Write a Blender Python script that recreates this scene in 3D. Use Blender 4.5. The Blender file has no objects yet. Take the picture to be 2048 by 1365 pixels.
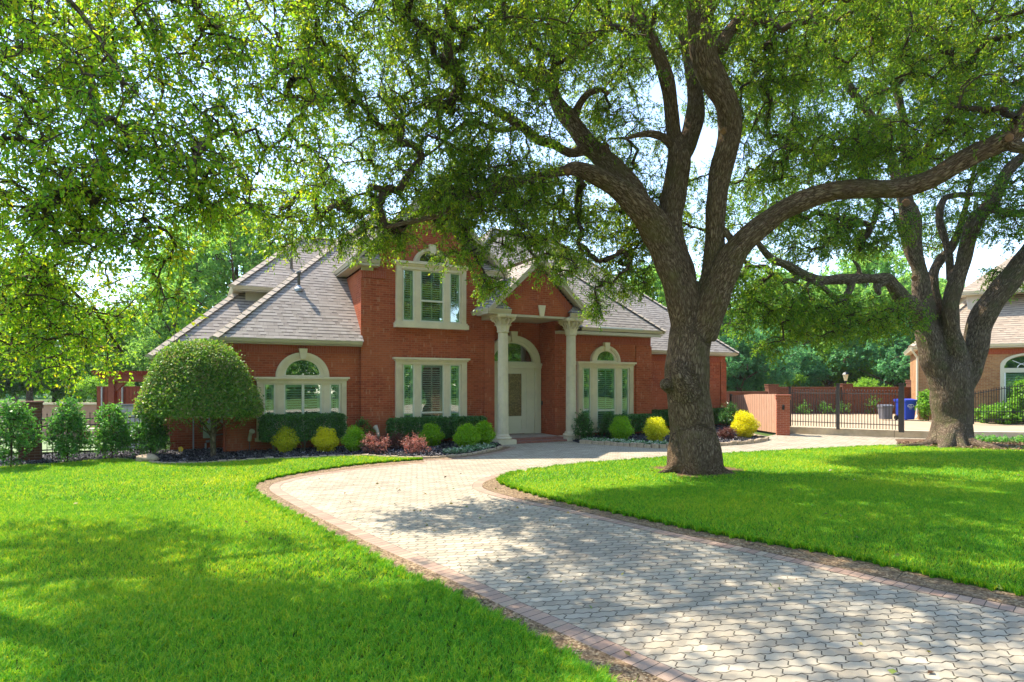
import bpy, bmesh, math, random
import numpy as np
from mathutils import Vector, Matrix, kdtree
from mathutils.geometry import tessellate_polygon
random.seed(7)
RNG = np.random.default_rng(11)
SC = bpy.context.scene
COL = SC.collection
R = math.radians
PI = math.pi
# ---------------------------------------------------------------- camera geometry (measured from the photo)
F, HOR, CAMH = 1200.0, 765.0, 2.2
TH = R(27.5); CU, SU = math.cos(TH), math.sin(TH)
OX, OY = -.322, 21.46                                   # foot of the first column: origin of the house frame

def at(px, py, d):
    return np.array(((px - 1024) / F * d, d, CAMH + (HOR - py) / F * d))

def gp(px, py, z=0.0):
    d = (CAMH - z) * F / (py - HOR)
    return ((px - 1024) / F * d, d)

def h2w(u, v, z=0.0):
    return (OX + u * CU - v * SU, OY + u * SU + v * CU, z)

# ---------------------------------------------------------------- objects and tags
def tag(o, label=None, cat=None, group=None, kind=None):
    if label: o['label'] = label
    if cat: o['category'] = cat
    if group: o['group'] = group
    if kind: o['kind'] = kind
    return o

def empty(name, loc=(0, 0, 0), rz=0.0, label=None, cat=None, group=None):
    o = bpy.data.objects.new(name, None); COL.objects.link(o)
    o.location = loc; o.rotation_euler = (0, 0, rz); o.empty_display_size = .2
    return tag(o, label, cat, group)

def link(name, me, mat=None, parent=None, smooth=False):
    o = bpy.data.objects.new(name, me); COL.objects.link(o)
    if mat is not None: me.materials.append(mat)
    if parent is not None: o.parent = parent
    if smooth: me.polygons.foreach_set('use_smooth', np.ones(len(me.polygons), dtype=bool))
    return o

def copy_tree(o, parent=None):
    c = o.copy(); COL.objects.link(c)
    if parent is not None: c.parent = parent
    for ch in list(o.children): copy_tree(ch, c)
    return c

def np_mesh(name, V, loops, starts, totals, attrs=None, uv=None):
    me = bpy.data.meshes.new(name)
    V = np.asarray(V, dtype=np.float32); loops = np.asarray(loops, dtype=np.int32)
    me.vertices.add(len(V)); me.vertices.foreach_set('co', V.ravel())
    me.loops.add(len(loops)); me.loops.foreach_set('vertex_index', loops)
    me.polygons.add(len(starts))
    me.polygons.foreach_set('loop_start', np.asarray(starts, dtype=np.int32))
    me.polygons.foreach_set('loop_total', np.asarray(totals, dtype=np.int32))
    for k, a in (attrs or {}).items():
        a = np.asarray(a, dtype=np.float32)
        if a.ndim == 1:
            at_ = me.attributes.new(k, 'FLOAT', 'POINT'); at_.data.foreach_set('value', a)
        else:
            at_ = me.attributes.new(k, 'FLOAT_VECTOR', 'POINT'); at_.data.foreach_set('vector', a.ravel())
    if uv is not None:
        l = me.uv_layers.new(name='UVMap'); l.data.foreach_set('uv', np.asarray(uv, dtype=np.float32).ravel())
    me.update(calc_edges=True)
    return me

class MB:
    """Collects boxes, lathes, tubes and polygons; build() links them as one mesh object."""
    def __init__(s): s.v = []; s.f = []; s.uv = []
    def face(s, pts, uv=None):
        i = len(s.v); s.v += [tuple(p) for p in pts]; s.f.append(list(range(i, i + len(pts))))
        if uv is None:
            n = Vector((0, 0, 0)); P = [Vector(p) for p in pts]
            for a in range(len(P)): n += P[a].cross(P[(a + 1) % len(P)])
            ax = max(range(3), key=lambda k: abs(n[k]))
            uv = [((p[1], p[2]) if ax == 0 else (p[0], p[2]) if ax == 1 else (p[0], p[1])) for p in pts]
        s.uv += [tuple(q) for q in uv]
        return s
    def box(s, x0, x1, y0, y1, z0, z1, skip=''):
        a = (x0, y0, z0); b = (x1, y0, z0); c = (x1, y1, z0); d = (x0, y1, z0)
        e = (x0, y0, z1); f = (x1, y0, z1); g = (x1, y1, z1); h = (x0, y1, z1)
        for k, q in (('-z', (a, d, c, b)), ('+z', (e, f, g, h)), ('-y', (a, b, f, e)), ('+y', (c, d, h, g)), ('-x', (d, a, e, h)), ('+x', (b, c, g, f))):
            if k not in skip: s.face(q)
        return s
    def prism(s, poly, axis, a, b):
        """extrude a 2D polygon: axis 'y' -> poly (x,z); 'x' -> (y,z); 'z' -> (x,y)"""
        f = {'y': lambda p, t: (p[0], t, p[1]), 'x': lambda p, t: (t, p[0], p[1]), 'z': lambda p, t: (p[0], p[1], t)}[axis]
        s.face([f(p, a) for p in poly]); s.face([f(p, b) for p in reversed(poly)])
        n = len(poly)
        for i in range(n):
            p, q = poly[i], poly[(i + 1) % n]
            s.face([f(q, a), f(p, a), f(p, b), f(q, b)])
        return s
    def lathe(s, prof, c=(0, 0, 0), n=24, rad=None, caps=True):
        rings = []
        for r, z in prof:
            rings.append([(c[0] + r * (rad(2 * PI * k / n) if rad else 1) * math.cos(2 * PI * k / n), c[1] + r * (rad(2 * PI * k / n) if rad else 1) * math.sin(2 * PI * k / n), c[2] + z) for k in range(n)])
        for A, B in zip(rings, rings[1:]):
            for k in range(n):
                s.face([A[k], A[(k + 1) % n], B[(k + 1) % n], B[k]])
        if caps:
            s.face(rings[0][::-1]); s.face(rings[-1])
        return s
    def tube(s, P, r, n=8):
        P = [Vector(p) for p in P]; rs = r if hasattr(r, '__len__') else [r] * len(P)
        rings = []; N = None
        for i, p in enumerate(P):
            t = (P[min(i + 1, len(P) - 1)] - P[max(i - 1, 0)]).normalized()
            if N is None: N = t.orthogonal().normalized()
            else:
                N = N - t * N.dot(t); N.normalize()
            B = t.cross(N)
            rings.append([p + (N * math.cos(2 * PI * k / n) + B * math.sin(2 * PI * k / n)) * rs[i] for k in range(n)])
        for A, Bq in zip(rings, rings[1:]):
            for k in range(n): s.face([A[k], A[(k + 1) % n], Bq[(k + 1) % n], Bq[k]])
        s.face(rings[0][::-1]); s.face(rings[-1])
        return s
    def build(s, name, mat, parent=None, smooth=False, merge=False):
        loops = [i for f in s.f for i in f]; tot = [len(f) for f in s.f]; st = np.cumsum([0] + tot[:-1])
        me = np_mesh(name, np.array(s.v).reshape(-1, 3), loops, st, tot, uv=np.array(s.uv))
        if merge or smooth:
            bm = bmesh.new(); bm.from_mesh(me); bmesh.ops.remove_doubles(bm, verts=bm.verts, dist=1e-4); bm.to_mesh(me); bm.free()
        return link(name, me, mat, parent, smooth)

def smooth_angle(o, ang=35):
    me = o.data
    me.polygons.foreach_set('use_smooth', np.ones(len(me.polygons), dtype=bool))
    me.set_sharp_from_angle(angle=R(ang))
    return o

# ---------------------------------------------------------------- materials
class NT:
    def __init__(s, name):
        s.m = bpy.data.materials.new(name); s.m.use_nodes = True
        s.t = s.m.node_tree; s.t.nodes.clear()
    def n(s, typ, ins=None, **props):
        o = s.t.nodes.new('ShaderNode' + typ)
        for k, v in props.items(): setattr(o, k, v)
        for k, v in (ins or {}).items():
            sock = o.inputs[k]
            if isinstance(v, bpy.types.NodeSocket): s.t.links.new(v, sock)
            else: sock.default_value = v if not (isinstance(v, tuple) and len(v) == 3 and sock.type == 'RGBA') else (*v, 1)
        return o
    def uv(s): return s.n('UVMap', uv_map='UVMap').outputs[0]
    def obj(s): return s.n('TexCoord').outputs['Object']
    def pos(s): return s.n('NewGeometry').outputs['Position']
    def attr(s, name, out='Fac'): return s.n('Attribute', attribute_name=name).outputs[out]
    def noise(s, vec, scale, detail=4, rough=.55, dist=0.0, out=0):
        return s.n('TexNoise', {'Vector': vec, 'Scale': scale, 'Detail': detail, 'Roughness': rough, 'Distortion': dist}).outputs[out]
    def map(s, vec, scale=(1, 1, 1), rot=(0, 0, 0), loc=(0, 0, 0)):
        return s.n('Mapping', {'Vector': vec, 'Scale': scale, 'Rotation': rot, 'Location': loc}).outputs[0]
    def ramp(s, fac, stops, interp='LINEAR'):
        o = s.n('ValToRGB', {'Fac': fac}); cr = o.color_ramp; cr.interpolation = interp
        while len(cr.elements) < len(stops): cr.elements.new(.5)
        for e, (p, c) in zip(cr.elements, stops):
            e.position = p; e.color = (*c, 1) if isinstance(c, tuple) else (c, c, c, 1)
        return o.outputs[0]
    def mix(s, fac, a, b, mode='MIX'):
        o = s.n('Mix', data_type='RGBA', blend_type=mode)
        for i, v in ((0, fac), (6, a), (7, b)):
            if isinstance(v, bpy.types.NodeSocket): s.t.links.new(v, o.inputs[i])
            else: o.inputs[i].default_value = (*v, 1) if isinstance(v, tuple) else v
        return o.outputs[2]
    def math(s, op, a, b=0.0, c=None):
        o = s.n('Math', operation=op)
        for i, v in enumerate((a, b, c)):
            if v is None: continue
            if isinstance(v, bpy.types.NodeSocket): s.t.links.new(v, o.inputs[i])
            else: o.inputs[i].default_value = v
        return o.outputs[0]
    def bump(s, h, strength=.4, dist=.02):
        return s.n('Bump', {'Height': h, 'Strength': strength, 'Distance': dist}).outputs[0]
    def out(s, shader):
        o = s.t.nodes.new('ShaderNodeOutputMaterial'); s.t.links.new(shader, o.inputs[0]); return s.m
    def pbr(s, col, rough=.7, spec=.25, nrm=None, metal=0.0):
        ins = {'Base Color': col, 'Roughness': rough, 'Specular IOR Level': spec, 'Metallic': metal}
        if nrm is not None: ins['Normal'] = nrm
        return s.n('BsdfPrincipled', ins).outputs[0]

def plain(name, col, rough=.6, spec=.3, var=.12, scale=3.0, metal=0.0, bump=.0):
    t = NT(name); f = t.noise(t.obj(), scale, 6, .65)
    lo = tuple(c * (1 - var) for c in col); hi = tuple(min(1, c * (1 + var)) for c in col)
    nrm = t.bump(t.noise(t.obj(), scale * 14, 3), bump, .01) if bump else None
    return t.out(t.pbr(t.ramp(f, [(.3, lo), (.7, hi)]), rough, spec, nrm, metal))

def brick_mat(name, c1, c2, c3, mortar, rot=False, fleck=None):
    t = NT(name); uv = t.uv()
    if rot: uv = t.map(uv, rot=(0, 0, PI / 2))
    b = t.n('TexBrick', {'Vector': uv, 'Color1': c1, 'Color2': c2, 'Mortar': mortar, 'Scale': 1.0, 'Mortar Size': .007, 'Mortar Smooth': .3, 'Bias': 0.0, 'Brick Width': .225, 'Row Height': .075})
    b.offset = .5
    big = t.noise(uv, .55, 5, .6); fine = t.noise(uv, 9, 3)
    col = t.mix(t.ramp(big, [(.42, 0.0), (.62, .6)]), b.outputs[0], c3, 'MIX')
    col = t.mix(b.outputs[1], col, mortar)
    col = t.mix(t.ramp(fine, [(.3, .0), (.75, .22)]), col, tuple(c * .55 for c in c1))
    if fleck:                                            # odd pale mortar-smeared head joints
        w = t.n('TexBrick', {'Vector': t.map(uv, scale=(1, 1, 1)), 'Color1': 0, 'Color2': (1, 1, 1), 'Mortar': 0, 'Scale': 1.0, 'Mortar Size': 0.0, 'Brick Width': .1125, 'Row Height': .075}) if False else None
        v = t.n('TexWhiteNoise', {'Vector': t.n('VectorMath', {0: t.map(uv, scale=(1 / .05, 1 / .15, 1))}, operation='FLOOR').outputs[0]}, noise_dimensions='2D').outputs[0]
        col = t.mix(t.math('MULTIPLY', t.math('GREATER_THAN', v, .96), .26), col, fleck)
    return t.out(t.pbr(col, .85, .15, t.bump(t.math('SUBTRACT', 1.0, b.outputs[1]), .5, .006)))

def shingle_mat(name, ca, cb, cc, dark):
    t = NT(name); uv = t.uv()
    b = t.n('TexBrick', {'Vector': uv, 'Color1': ca, 'Color2': cb, 'Mortar': dark, 'Scale': 1.0, 'Mortar Size': .004, 'Mortar Smooth': .2, 'Brick Width': .31, 'Row Height': .165})
    b.offset = .37
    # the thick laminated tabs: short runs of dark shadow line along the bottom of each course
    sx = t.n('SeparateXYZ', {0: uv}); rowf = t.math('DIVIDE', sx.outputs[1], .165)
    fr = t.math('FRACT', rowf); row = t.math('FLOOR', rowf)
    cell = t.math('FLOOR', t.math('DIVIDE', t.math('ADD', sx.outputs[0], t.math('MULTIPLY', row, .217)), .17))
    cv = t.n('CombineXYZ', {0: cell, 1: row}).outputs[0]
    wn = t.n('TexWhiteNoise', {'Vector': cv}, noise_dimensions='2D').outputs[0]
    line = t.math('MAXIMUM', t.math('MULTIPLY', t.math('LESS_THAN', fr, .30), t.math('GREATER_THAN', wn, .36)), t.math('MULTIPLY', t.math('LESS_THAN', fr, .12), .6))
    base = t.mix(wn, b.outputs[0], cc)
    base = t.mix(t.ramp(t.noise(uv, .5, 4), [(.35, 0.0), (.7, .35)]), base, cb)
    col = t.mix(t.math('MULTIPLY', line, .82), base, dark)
    h = t.math('ADD', fr, t.math('MULTIPLY', wn, .55))
    return t.out(t.pbr(col, .9, .12, t.bump(t.math('SUBTRACT', 1.0, h), .35, .012)))

def leaf_mat(name, cols, trans=.42, tcol=None, rough=.45, spec=.3):
    t = NT(name)
    r = t.attr('rnd')
    k = len(cols); c = t.ramp(r, [((i + .5) / k, cols[i]) for i in range(k)])
    tc = t.mix(1.0, c, tcol, 'MULTIPLY') if tcol else c
    d = t.pbr(c, rough, spec)
    tr = t.n('BsdfTranslucent', {'Color': tc}).outputs[0]
    return t.out(t.n('MixShader', {0: trans, 1: d, 2: tr}).outputs[0])

def bark_mat(name, lo, mid, hi, moss=None):
    t = NT(name); v = t.attr('bark', 'Vector')
    n1 = t.noise(t.map(v, scale=(1, 1, .18)), 32, 8, .68, .9); vor = t.n('TexVoronoi', {'Vector': t.map(t.mix(.14, v, t.noise(t.map(v, scale=(1, 1, .4)), 9, 3, out=1)), scale=(1, 1, .16)), 'Scale': 27.0}, feature='DISTANCE_TO_EDGE').outputs[0]
    h = t.math('ADD', t.math('MULTIPLY', n1, .7), t.math('MULTIPLY', t.math('MINIMUM', vor, .35), 1.4))
    col = t.ramp(h, [(.3, lo), (.55, mid), (.85, hi)])
    big = t.noise(t.pos(), .9, 4)
    col = t.mix(t.ramp(big, [(.4, 0.0), (.7, .55)]), col, tuple(c * .75 for c in mid))
    if moss: col = t.mix(t.ramp(t.noise(t.pos(), 1.6, 6, .7), [(.5, 0.0), (.68, .6)]), col, moss)
    return t.out(t.pbr(col, .92, .1, t.bump(h, 1.0, .06)))

M = {}
M['brick'] = brick_mat('red_brick', (.45, .094, .034), (.27, .048, .018), (.51, .135, .05), (.40, .17, .085), fleck=(.58, .32, .18))
M['brick_soldier'] = brick_mat('red_brick_upright', (.40, .086, .04), (.31, .06, .028), (.43, .10, .046), (.40, .16, .10), rot=True)
M['brick_dark'] = brick_mat('brown_brick', (.17, .062, .036), (.10, .036, .022), (.21, .085, .05), (.24, .15, .10))
M['brick_tan'] = brick_mat('tan_brick', (.44, .21, .085), (.27, .10, .04), (.52, .30, .14), (.45, .33, .20), fleck=(.22, .10, .05))
M['brick_pier'] = brick_mat('orange_brick', (.46, .12, .06), (.36, .085, .045), (.50, .15, .08), (.50, .30, .22))
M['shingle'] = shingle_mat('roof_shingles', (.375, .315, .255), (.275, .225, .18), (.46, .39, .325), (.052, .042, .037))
M['shingle_pale'] = shingle_mat('pale_shingles', (.42, .32, .23), (.33, .25, .18), (.48, .38, .28), (.12, .09, .07))
M['cap'] = plain('ridge_shingle', (.47, .38, .29), .9, .1, .25, 8)
M['stone'] = plain('cast_stone', (.72, .59, .385), .75, .2, .10, 2.2, bump=.15)
M['stone_column'] = plain('column_stone', (.68, .57, .39), .75, .2, .12, 3, bump=.15)  # warm beige stone of the columns
M['trim'] = plain('painted_trim', (.50, .415, .28), .5, .3, .07, 3)
M['gutter'] = plain('gutter_paint', (.52, .44, .30), .4, .4, .06, 4)
M['frame'] = plain('window_frame', (.66, .61, .46), .45, .3, .05, 4)
M['shutter'] = plain('shutter_paint', (.27, .36, .29), .5, .3, .08, 5)
M['inside'] = plain('painted_dark_room', (.02, .022, .02), .9, .1, .3, 2)  # near-black colour stands in for the shade of unlit rooms
M['door'] = plain('door_paint', (.70, .63, .44), .4, .35, .05, 3)
M['iron'] = plain('black_iron', (.012, .012, .013), .45, .4, .3, 10)
M['iron_brown'] = plain('bronze_iron', (.05, .042, .038), .5, .4, .3, 10)
M['metal'] = plain('galvanised_metal', (.38, .40, .41), .45, .5, .15, 8, .6)
M['pipe'] = plain('vent_paint', (.16, .155, .15), .6, .3, .2, 8)
M['concrete'] = plain('concrete', (.60, .48, .33), .9, .15, .22, 2.5, bump=.3)
M['fence_beige'] = plain('stucco', (.42, .24, .17), .85, .15, .15, 1.2, bump=.2)
M['blue_bin'] = plain('blue_plastic', (.02, .055, .42), .45, .4, .12, 4)
M['grey_bin'] = plain('grey_plastic', (.13, .13, .15), .5, .4, .12, 4)
M['white'] = plain('white_paint', (.8, .8, .78), .5, .3, .04, 4)
M['black'] = plain('black_plastic', (.015, .015, .016), .45, .4, .2, 6)
M['gold'] = plain('brass', (.55, .42, .2), .25, .5, .1, 6, .9)
M['siding'] = plain('siding', (.60, .52, .42), .7, .2, .06, 2)
M['stucco_grey'] = plain('grey_panel', (.44, .40, .37), .8, .2, .08, 2)
M['lamp_glass'] = plain('lamp_glass', (.75, .66, .38), .3, .4, .05, 5)
M['yellow'] = plain('yellow_plastic', (.75, .45, .02), .5, .3, .1, 5)
M['edging'] = plain('edging_stone', (.44, .33, .22), .9, .15, .35, 6, bump=.5)
M['slab'] = plain('porch_slab', (.36, .29, .23), .85, .2, .2, 3, bump=.2)
M['paver_brick'] = brick_mat('step_brick', (.32, .13, .09), (.25, .09, .065), (.36, .16, .12), (.3, .2, .16))

def wood_mat(name, a, b, w=.14):
    t = NT(name); uv = t.uv(); s = t.n('SeparateXYZ', {0: uv})
    q = t.math('DIVIDE', s.outputs[0], w); fr = t.math('FRACT', q)
    wn = t.n('TexWhiteNoise', {'W': t.math('FLOOR', q)}, noise_dimensions='1D').outputs[0]
    grain = t.noise(t.n('CombineXYZ', {0: t.math('MULTIPLY', s.outputs[0], 30.0), 1: t.math('ADD', t.math('MULTIPLY', s.outputs[1], 1.6), t.math('MULTIPLY', wn, 30.0))}).outputs[0], 1.0, 6, .6, 1.2)
    c = t.mix(t.ramp(grain, [(.3, 0.0), (.7, 1.0)]), a, b); c = t.mix(t.math('MULTIPLY', wn, .35), c, tuple(x * .7 for x in a))
    gap = t.math('LESS_THAN', fr, .10); c = t.mix(t.math('MULTIPLY', gap, .8), c, tuple(x * .25 for x in b))
    return t.out(t.pbr(c, .75, .2, t.bump(t.math('SUBTRACT', grain, gap), .4, .01)))
M['cedar'] = wood_mat('cedar_boards', (.76, .45, .30), (.50, .24, .14), .21)
M['redwood'] = wood_mat('stained_boards', (.30, .075, .035), (.20, .045, .022))
M['post_wood'] = plain('stained_timber', (.26, .065, .036), .7, .2, .2, 3)

def glass_mat():
    t = NT('window_glass')
    fr = t.n('LayerWeight', {'Blend': .5}).outputs['Facing']
    tr = t.n('BsdfTransparent', {'Color': (.80, .93, .84)}).outputs[0]
    gl = t.n('BsdfGlossy', {'Color': (.9, .97, .93), 'Roughness': .015, 'Normal': t.bump(t.noise(t.obj(), 1.3, 2), .06, .02)}).outputs[0]
    k = t.math('ADD', .30, t.math('MULTIPLY', t.math('POWER', fr, 3.0), .5))
    return t.out(t.n('MixShader', {0: k, 1: tr, 2: gl}).outputs[0])
M['glass'] = glass_mat()

def door_glass_mat():
    t = NT('leaded_glass'); uv = t.uv()
    v = t.n('TexVoronoi', {'Vector': t.map(uv, scale=(1, .8, 1)), 'Scale': 9.0}, feature='DISTANCE_TO_EDGE').outputs[0]
    cell = t.n('TexVoronoi', {'Vector': t.map(uv, scale=(1, .8, 1)), 'Scale': 9.0}).outputs['Color']
    sw = t.noise(uv, 14, 3, .6, 2.0)
    c = t.mix(t.ramp(sw, [(.4, 0.0), (.6, 1.0)]), (.10, .055, .02), (.30, .19, .08))
    c = t.mix(t.math('LESS_THAN', v, .02), c, (.05, .035, .02))
    return t.out(t.pbr(c, .12, .6, t.bump(sw, .5, .01)))
M['door_glass'] = door_glass_mat()

def paver_mat():
    t = NT('wavy_pavers'); p = t.map(t.pos(), rot=(0, 0, R(-9)))
    s = t.n('SeparateXYZ', {0: p})
    def tri(x, per): return t.math('SUBTRACT', t.math('MULTIPLY', t.math('PINGPONG', t.math('DIVIDE', x, per), .5), 4.0), 1.0)
    row = .118; wid = .25
    sx = t.math('ADD', s.outputs[0], t.math('MULTIPLY', tri(t.math('ADD', s.outputs[1], row * .25), row), .022))
    sy = t.math('ADD', s.outputs[1], t.math('MULTIPLY', tri(s.outputs[0], wid * .5), .011))
    v = t.n('CombineXYZ', {0: sx, 1: sy}).outputs[0]
    b = t.n('TexBrick', {'Vector': v, 'Color1': (.515, .44, .32), 'Color2': (.385, .32, .225), 'Mortar': (.07, .055, .038), 'Scale': 1.0, 'Mortar Size': .0066, 'Mortar Smooth': .3, 'Bias': .1, 'Brick Width': wid, 'Row Height': row})
    b.offset = .5
    col = t.mix(t.ramp(t.noise(t.pos(), .7, 6, .65), [(.35, 0.0), (.75, .5)]), b.outputs[0], (.33, .275, .20))
    col = t.mix(t.ramp(t.noise(t.pos(), 2.6, 5, .7), [(.6, 0.0), (.8, .45)]), col, (.50, .38, .24))
    spk = t.noise(t.pos(), 140, 2, .7)
    col = t.mix(t.ramp(spk, [(.3, .35), (.5, 0.0)]), col, (.22, .19, .15))
    stain = t.ramp(t.noise(t.map(t.pos(), loc=(3.1, 1.7, 0)), .33, 3), [(.55, 0.0), (.70, .45)])
    col = t.mix(stain, col, (.27, .215, .16))
    jn = t.ramp(t.noise(t.pos(), 1.1, 5, .7), [(.3, .45), (.65, 1.0)]); col = t.mix(t.math('MULTIPLY', b.outputs[1], jn), col, t.mix(t.ramp(t.noise(t.pos(), 3.7, 4), [(.5, 0.0), (.7, 1.0)]), (.07, .055, .038), (.06, .068, .03)))
    sq = t.n('SeparateXYZ', {0: v}); rw = t.math('FLOOR', t.math('DIVIDE', sq.outputs[1], row)); cl = t.math('FLOOR', t.math('ADD', t.math('DIVIDE', sq.outputs[0], wid), t.math('MULTIPLY', t.math('MODULO', rw, 2.0), .5)))
    tn = t.n('TexWhiteNoise', {'Vector': t.n('CombineXYZ', {0: cl, 1: rw}).outputs[0]}, noise_dimensions='2D').outputs[0]
    col = t.mix(t.ramp(tn, [(.62, 0.0), (1.0, .38)]), col, (.24, .19, .13)); col = t.mix(t.ramp(tn, [(.0, .3), (.2, 0.0)]), col, (.60, .50, .36))
    h = t.math('ADD', t.math('SUBTRACT', 1.0, b.outputs[1]), t.math('MULTIPLY', spk, .18))
    return t.out(t.pbr(col, .85, .2, t.bump(h, .8, .008)))
M['paver'] = paver_mat()

def soldier_mat():
    t = NT('soldier_course'); uv = t.uv(); s = t.n('SeparateXYZ', {0: uv})
    q = t.math('DIVIDE', s.outputs[0], .112); fr = t.math('FRACT', q)
    wn = t.n('TexWhiteNoise', {'W': t.math('FLOOR', q)}, noise_dimensions='1D').outputs[0]
    c = t.ramp(wn, [(.0, (.37, .245, .175)), (.35, (.43, .30, .21)), (.7, (.33, .21, .15)), (1.0, (.45, .35, .24))])
    c = t.mix(t.ramp(t.noise(t.pos(), 120, 2, .7), [(.3, .4), (.5, 0.0)]), c, (.17, .12, .10))
    e = t.math('ADD', t.math('LESS_THAN', fr, .07), t.math('LESS_THAN', t.math('ABSOLUTE', t.math('SUBTRACT', s.outputs[1], .5)), -1.0))
    ed = t.math('GREATER_THAN', t.math('ABSOLUTE', t.math('SUBTRACT', s.outputs[1], .5)), .475)
    g = t.math('MAXIMUM', e, ed); c = t.mix(g, c, (.075, .06, .045))
    return t.out(t.pbr(c, .85, .2, t.bump(t.math('SUBTRACT', 1.0, g), .6, .008)))
M['soldier'] = soldier_mat()

def aggregate_mat():
    t = NT('exposed_aggregate'); p = t.pos()
    v = t.n('TexVoronoi', {'Vector': p, 'Scale': 48.0}); r = t.n('SeparateColor', {0: v.outputs['Color']}).outputs[0]
    c = t.ramp(r, [(.0, (.06, .035, .018)), (.35, (.17, .105, .052)), (.7, (.27, .18, .095)), (1.0, (.42, .31, .18))])
    c = t.mix(t.ramp(t.noise(p, 1.5, 5), [(.4, 0.0), (.7, .4)]), c, (.20, .12, .065))
    crack = t.n('TexVoronoi', {'Vector': t.map(p, scale=(1, 1, 1)), 'Scale': .55}, feature='DISTANCE_TO_EDGE').outputs[0]
    c = t.mix(t.math('MULTIPLY', t.math('LESS_THAN', crack, .0022), .7), c, (.03, .02, .015))
    return t.out(t.pbr(c, .85, .25, t.bump(t.math('SUBTRACT', 1.0, v.outputs['Distance']), .8, .008)))
M['aggregate'] = aggregate_mat()

def mulch_mat():
    t = NT('dark_mulch'); p = t.pos()
    n1 = t.noise(p, 28, 5, .7); c = t.ramp(n1, [(.35, (.018, .016, .018)), (.55, (.05, .045, .05)), (.75, (.13, .115, .12))])
    return t.out(t.pbr(c, .9, .2, t.bump(n1, 1.0, .04)))
M['mulch'] = mulch_mat()
def soil_mat(name, a, b, sc=6.0):
    t = NT(name); p = t.pos(); n1 = t.noise(p, sc, 6, .7); n2 = t.noise(p, .35, 4)
    c = t.ramp(n1, [(.3, a), (.7, b)]); c = t.mix(t.ramp(n2, [(.4, 0.0), (.65, .5)]), c, tuple(x * .7 for x in b))
    return t.out(t.pbr(c, .95, .1, t.bump(n1, .6, .03)))
M['lawn_base'] = soil_mat('lawn_soil', (.022, .055, .008), (.06, .13, .015), 40)
M['ground'] = soil_mat('far_ground', (.05, .10, .02), (.10, .15, .04), 3)
M['alley'] = soil_mat('alley_concrete', (.40, .29, .18), (.50, .38, .25), 2)
M['leaf_litter'] = soil_mat('leaf_litter', (.10, .055, .03), (.20, .12, .07), 14)
M['court'] = soil_mat('play_court', (.20, .28, .13), (.27, .32, .16), 2)

M['bark'] = bark_mat('oak_bark', (.045, .026, .014), (.21, .132, .074), (.38, .265, .16), (.16, .13, .042))
M['bark2'] = bark_mat('grey_oak_bark', (.044, .03, .019), (.20, .14, .09), (.37, .275, .185), (.12, .14, .044))
M['twig'] = plain('twig_bark', (.085, .058, .036), .9, .1, .3, 10)
M['stem_pale'] = plain('pale_stems', (.24, .19, .11), .85, .15, .3, 10)
M['cut'] = plain('cut_wood', (.24, .125, .06), .85, .15, .3, 12)
M['leaf_oak'] = leaf_mat('oak_leaves', [(.07, .17, .02), (.125, .26, .022), (.20, .35, .026), (.33, .40, .03)], .63, (1.7, 1.45, .72))
M['leaf_oak2'] = leaf_mat('second_oak_leaves', [(.06, .165, .026), (.105, .245, .028), (.17, .32, .03), (.27, .36, .034)], .61, (1.65, 1.45, .72))
M['leaf_near'] = leaf_mat('elm_leaves', [(.10, .27, .026), (.19, .39, .028), (.29, .48, .03), (.40, .54, .035), (.55, .48, .035)], .64, (1.5, 1.4, .6))
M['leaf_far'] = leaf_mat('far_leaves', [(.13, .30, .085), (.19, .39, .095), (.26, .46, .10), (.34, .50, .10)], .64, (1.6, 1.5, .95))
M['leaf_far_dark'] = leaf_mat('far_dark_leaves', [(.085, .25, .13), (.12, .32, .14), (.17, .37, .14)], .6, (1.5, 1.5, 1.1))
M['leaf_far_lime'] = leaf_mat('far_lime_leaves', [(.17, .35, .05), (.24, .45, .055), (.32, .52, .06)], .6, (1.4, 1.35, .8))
M['leaf_top'] = leaf_mat('topiary_leaves', [(.06, .16, .022), (.13, .28, .03), (.24, .38, .04), (.34, .27, .14)], .42, (1.4, 1.35, .7), .42, .22)
M['leaf_hedge'] = leaf_mat('hedge_leaves', [(.03, .11, .018), (.06, .18, .028), (.11, .27, .04)], .32, (1.3, 1.3, .7), .33, .5)
M['leaf_holly'] = leaf_mat('holly_leaves', [(.06, .19, .036), (.11, .31, .05), (.20, .43, .07)], .42, (1.4, 1.35, .7), .4, .3)
M['leaf_yellow'] = leaf_mat('golden_leaves', [(.74, .70, .012), (.86, .78, .016), (.9, .83, .03)], .5, (1.05, 1.05, .6))
M['leaf_yellow2'] = leaf_mat('lime_gold_leaves', [(.58, .64, .02), (.76, .74, .025), (.86, .80, .04)], .5, (1.05, 1.05, .6))
M['leaf_lime'] = leaf_mat('lime_leaves', [(.18, .40, .014), (.28, .54, .018), (.42, .64, .024)], .5, (1.2, 1.15, .6))
M['leaf_red'] = leaf_mat('barberry_leaves', [(.38, .13, .10), (.52, .22, .18), (.58, .34, .27)], .4, (1.2, .85, .75))
M['leaf_plum'] = leaf_mat('plum_leaves', [(.13, .035, .035), (.22, .06, .05), (.16, .10, .05)], .35, (1.2, .8, .7))
M['leaf_white'] = leaf_mat('variegated_leaves', [(.06, .19, .05), (.12, .28, .08), (.36, .48, .28), (.66, .68, .52)], .25)
M['leaf_vine'] = leaf_mat('vine_leaves', [(.12, .30, .03), (.20, .42, .04), (.30, .52, .05)], .4, (1.2, 1.2, .7))
M['grass'] = leaf_mat('grass_blades', [(.052, .26, .013), (.115, .42, .016), (.26, .56, .02), (.66, .72, .04)], .42, (1.8, 1.19, .58), .5, .25)
# ---------------------------------------------------------------- vegetation machinery
def norm(a): return a / np.maximum(np.linalg.norm(a, axis=-1, keepdims=True), 1e-9)

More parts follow.
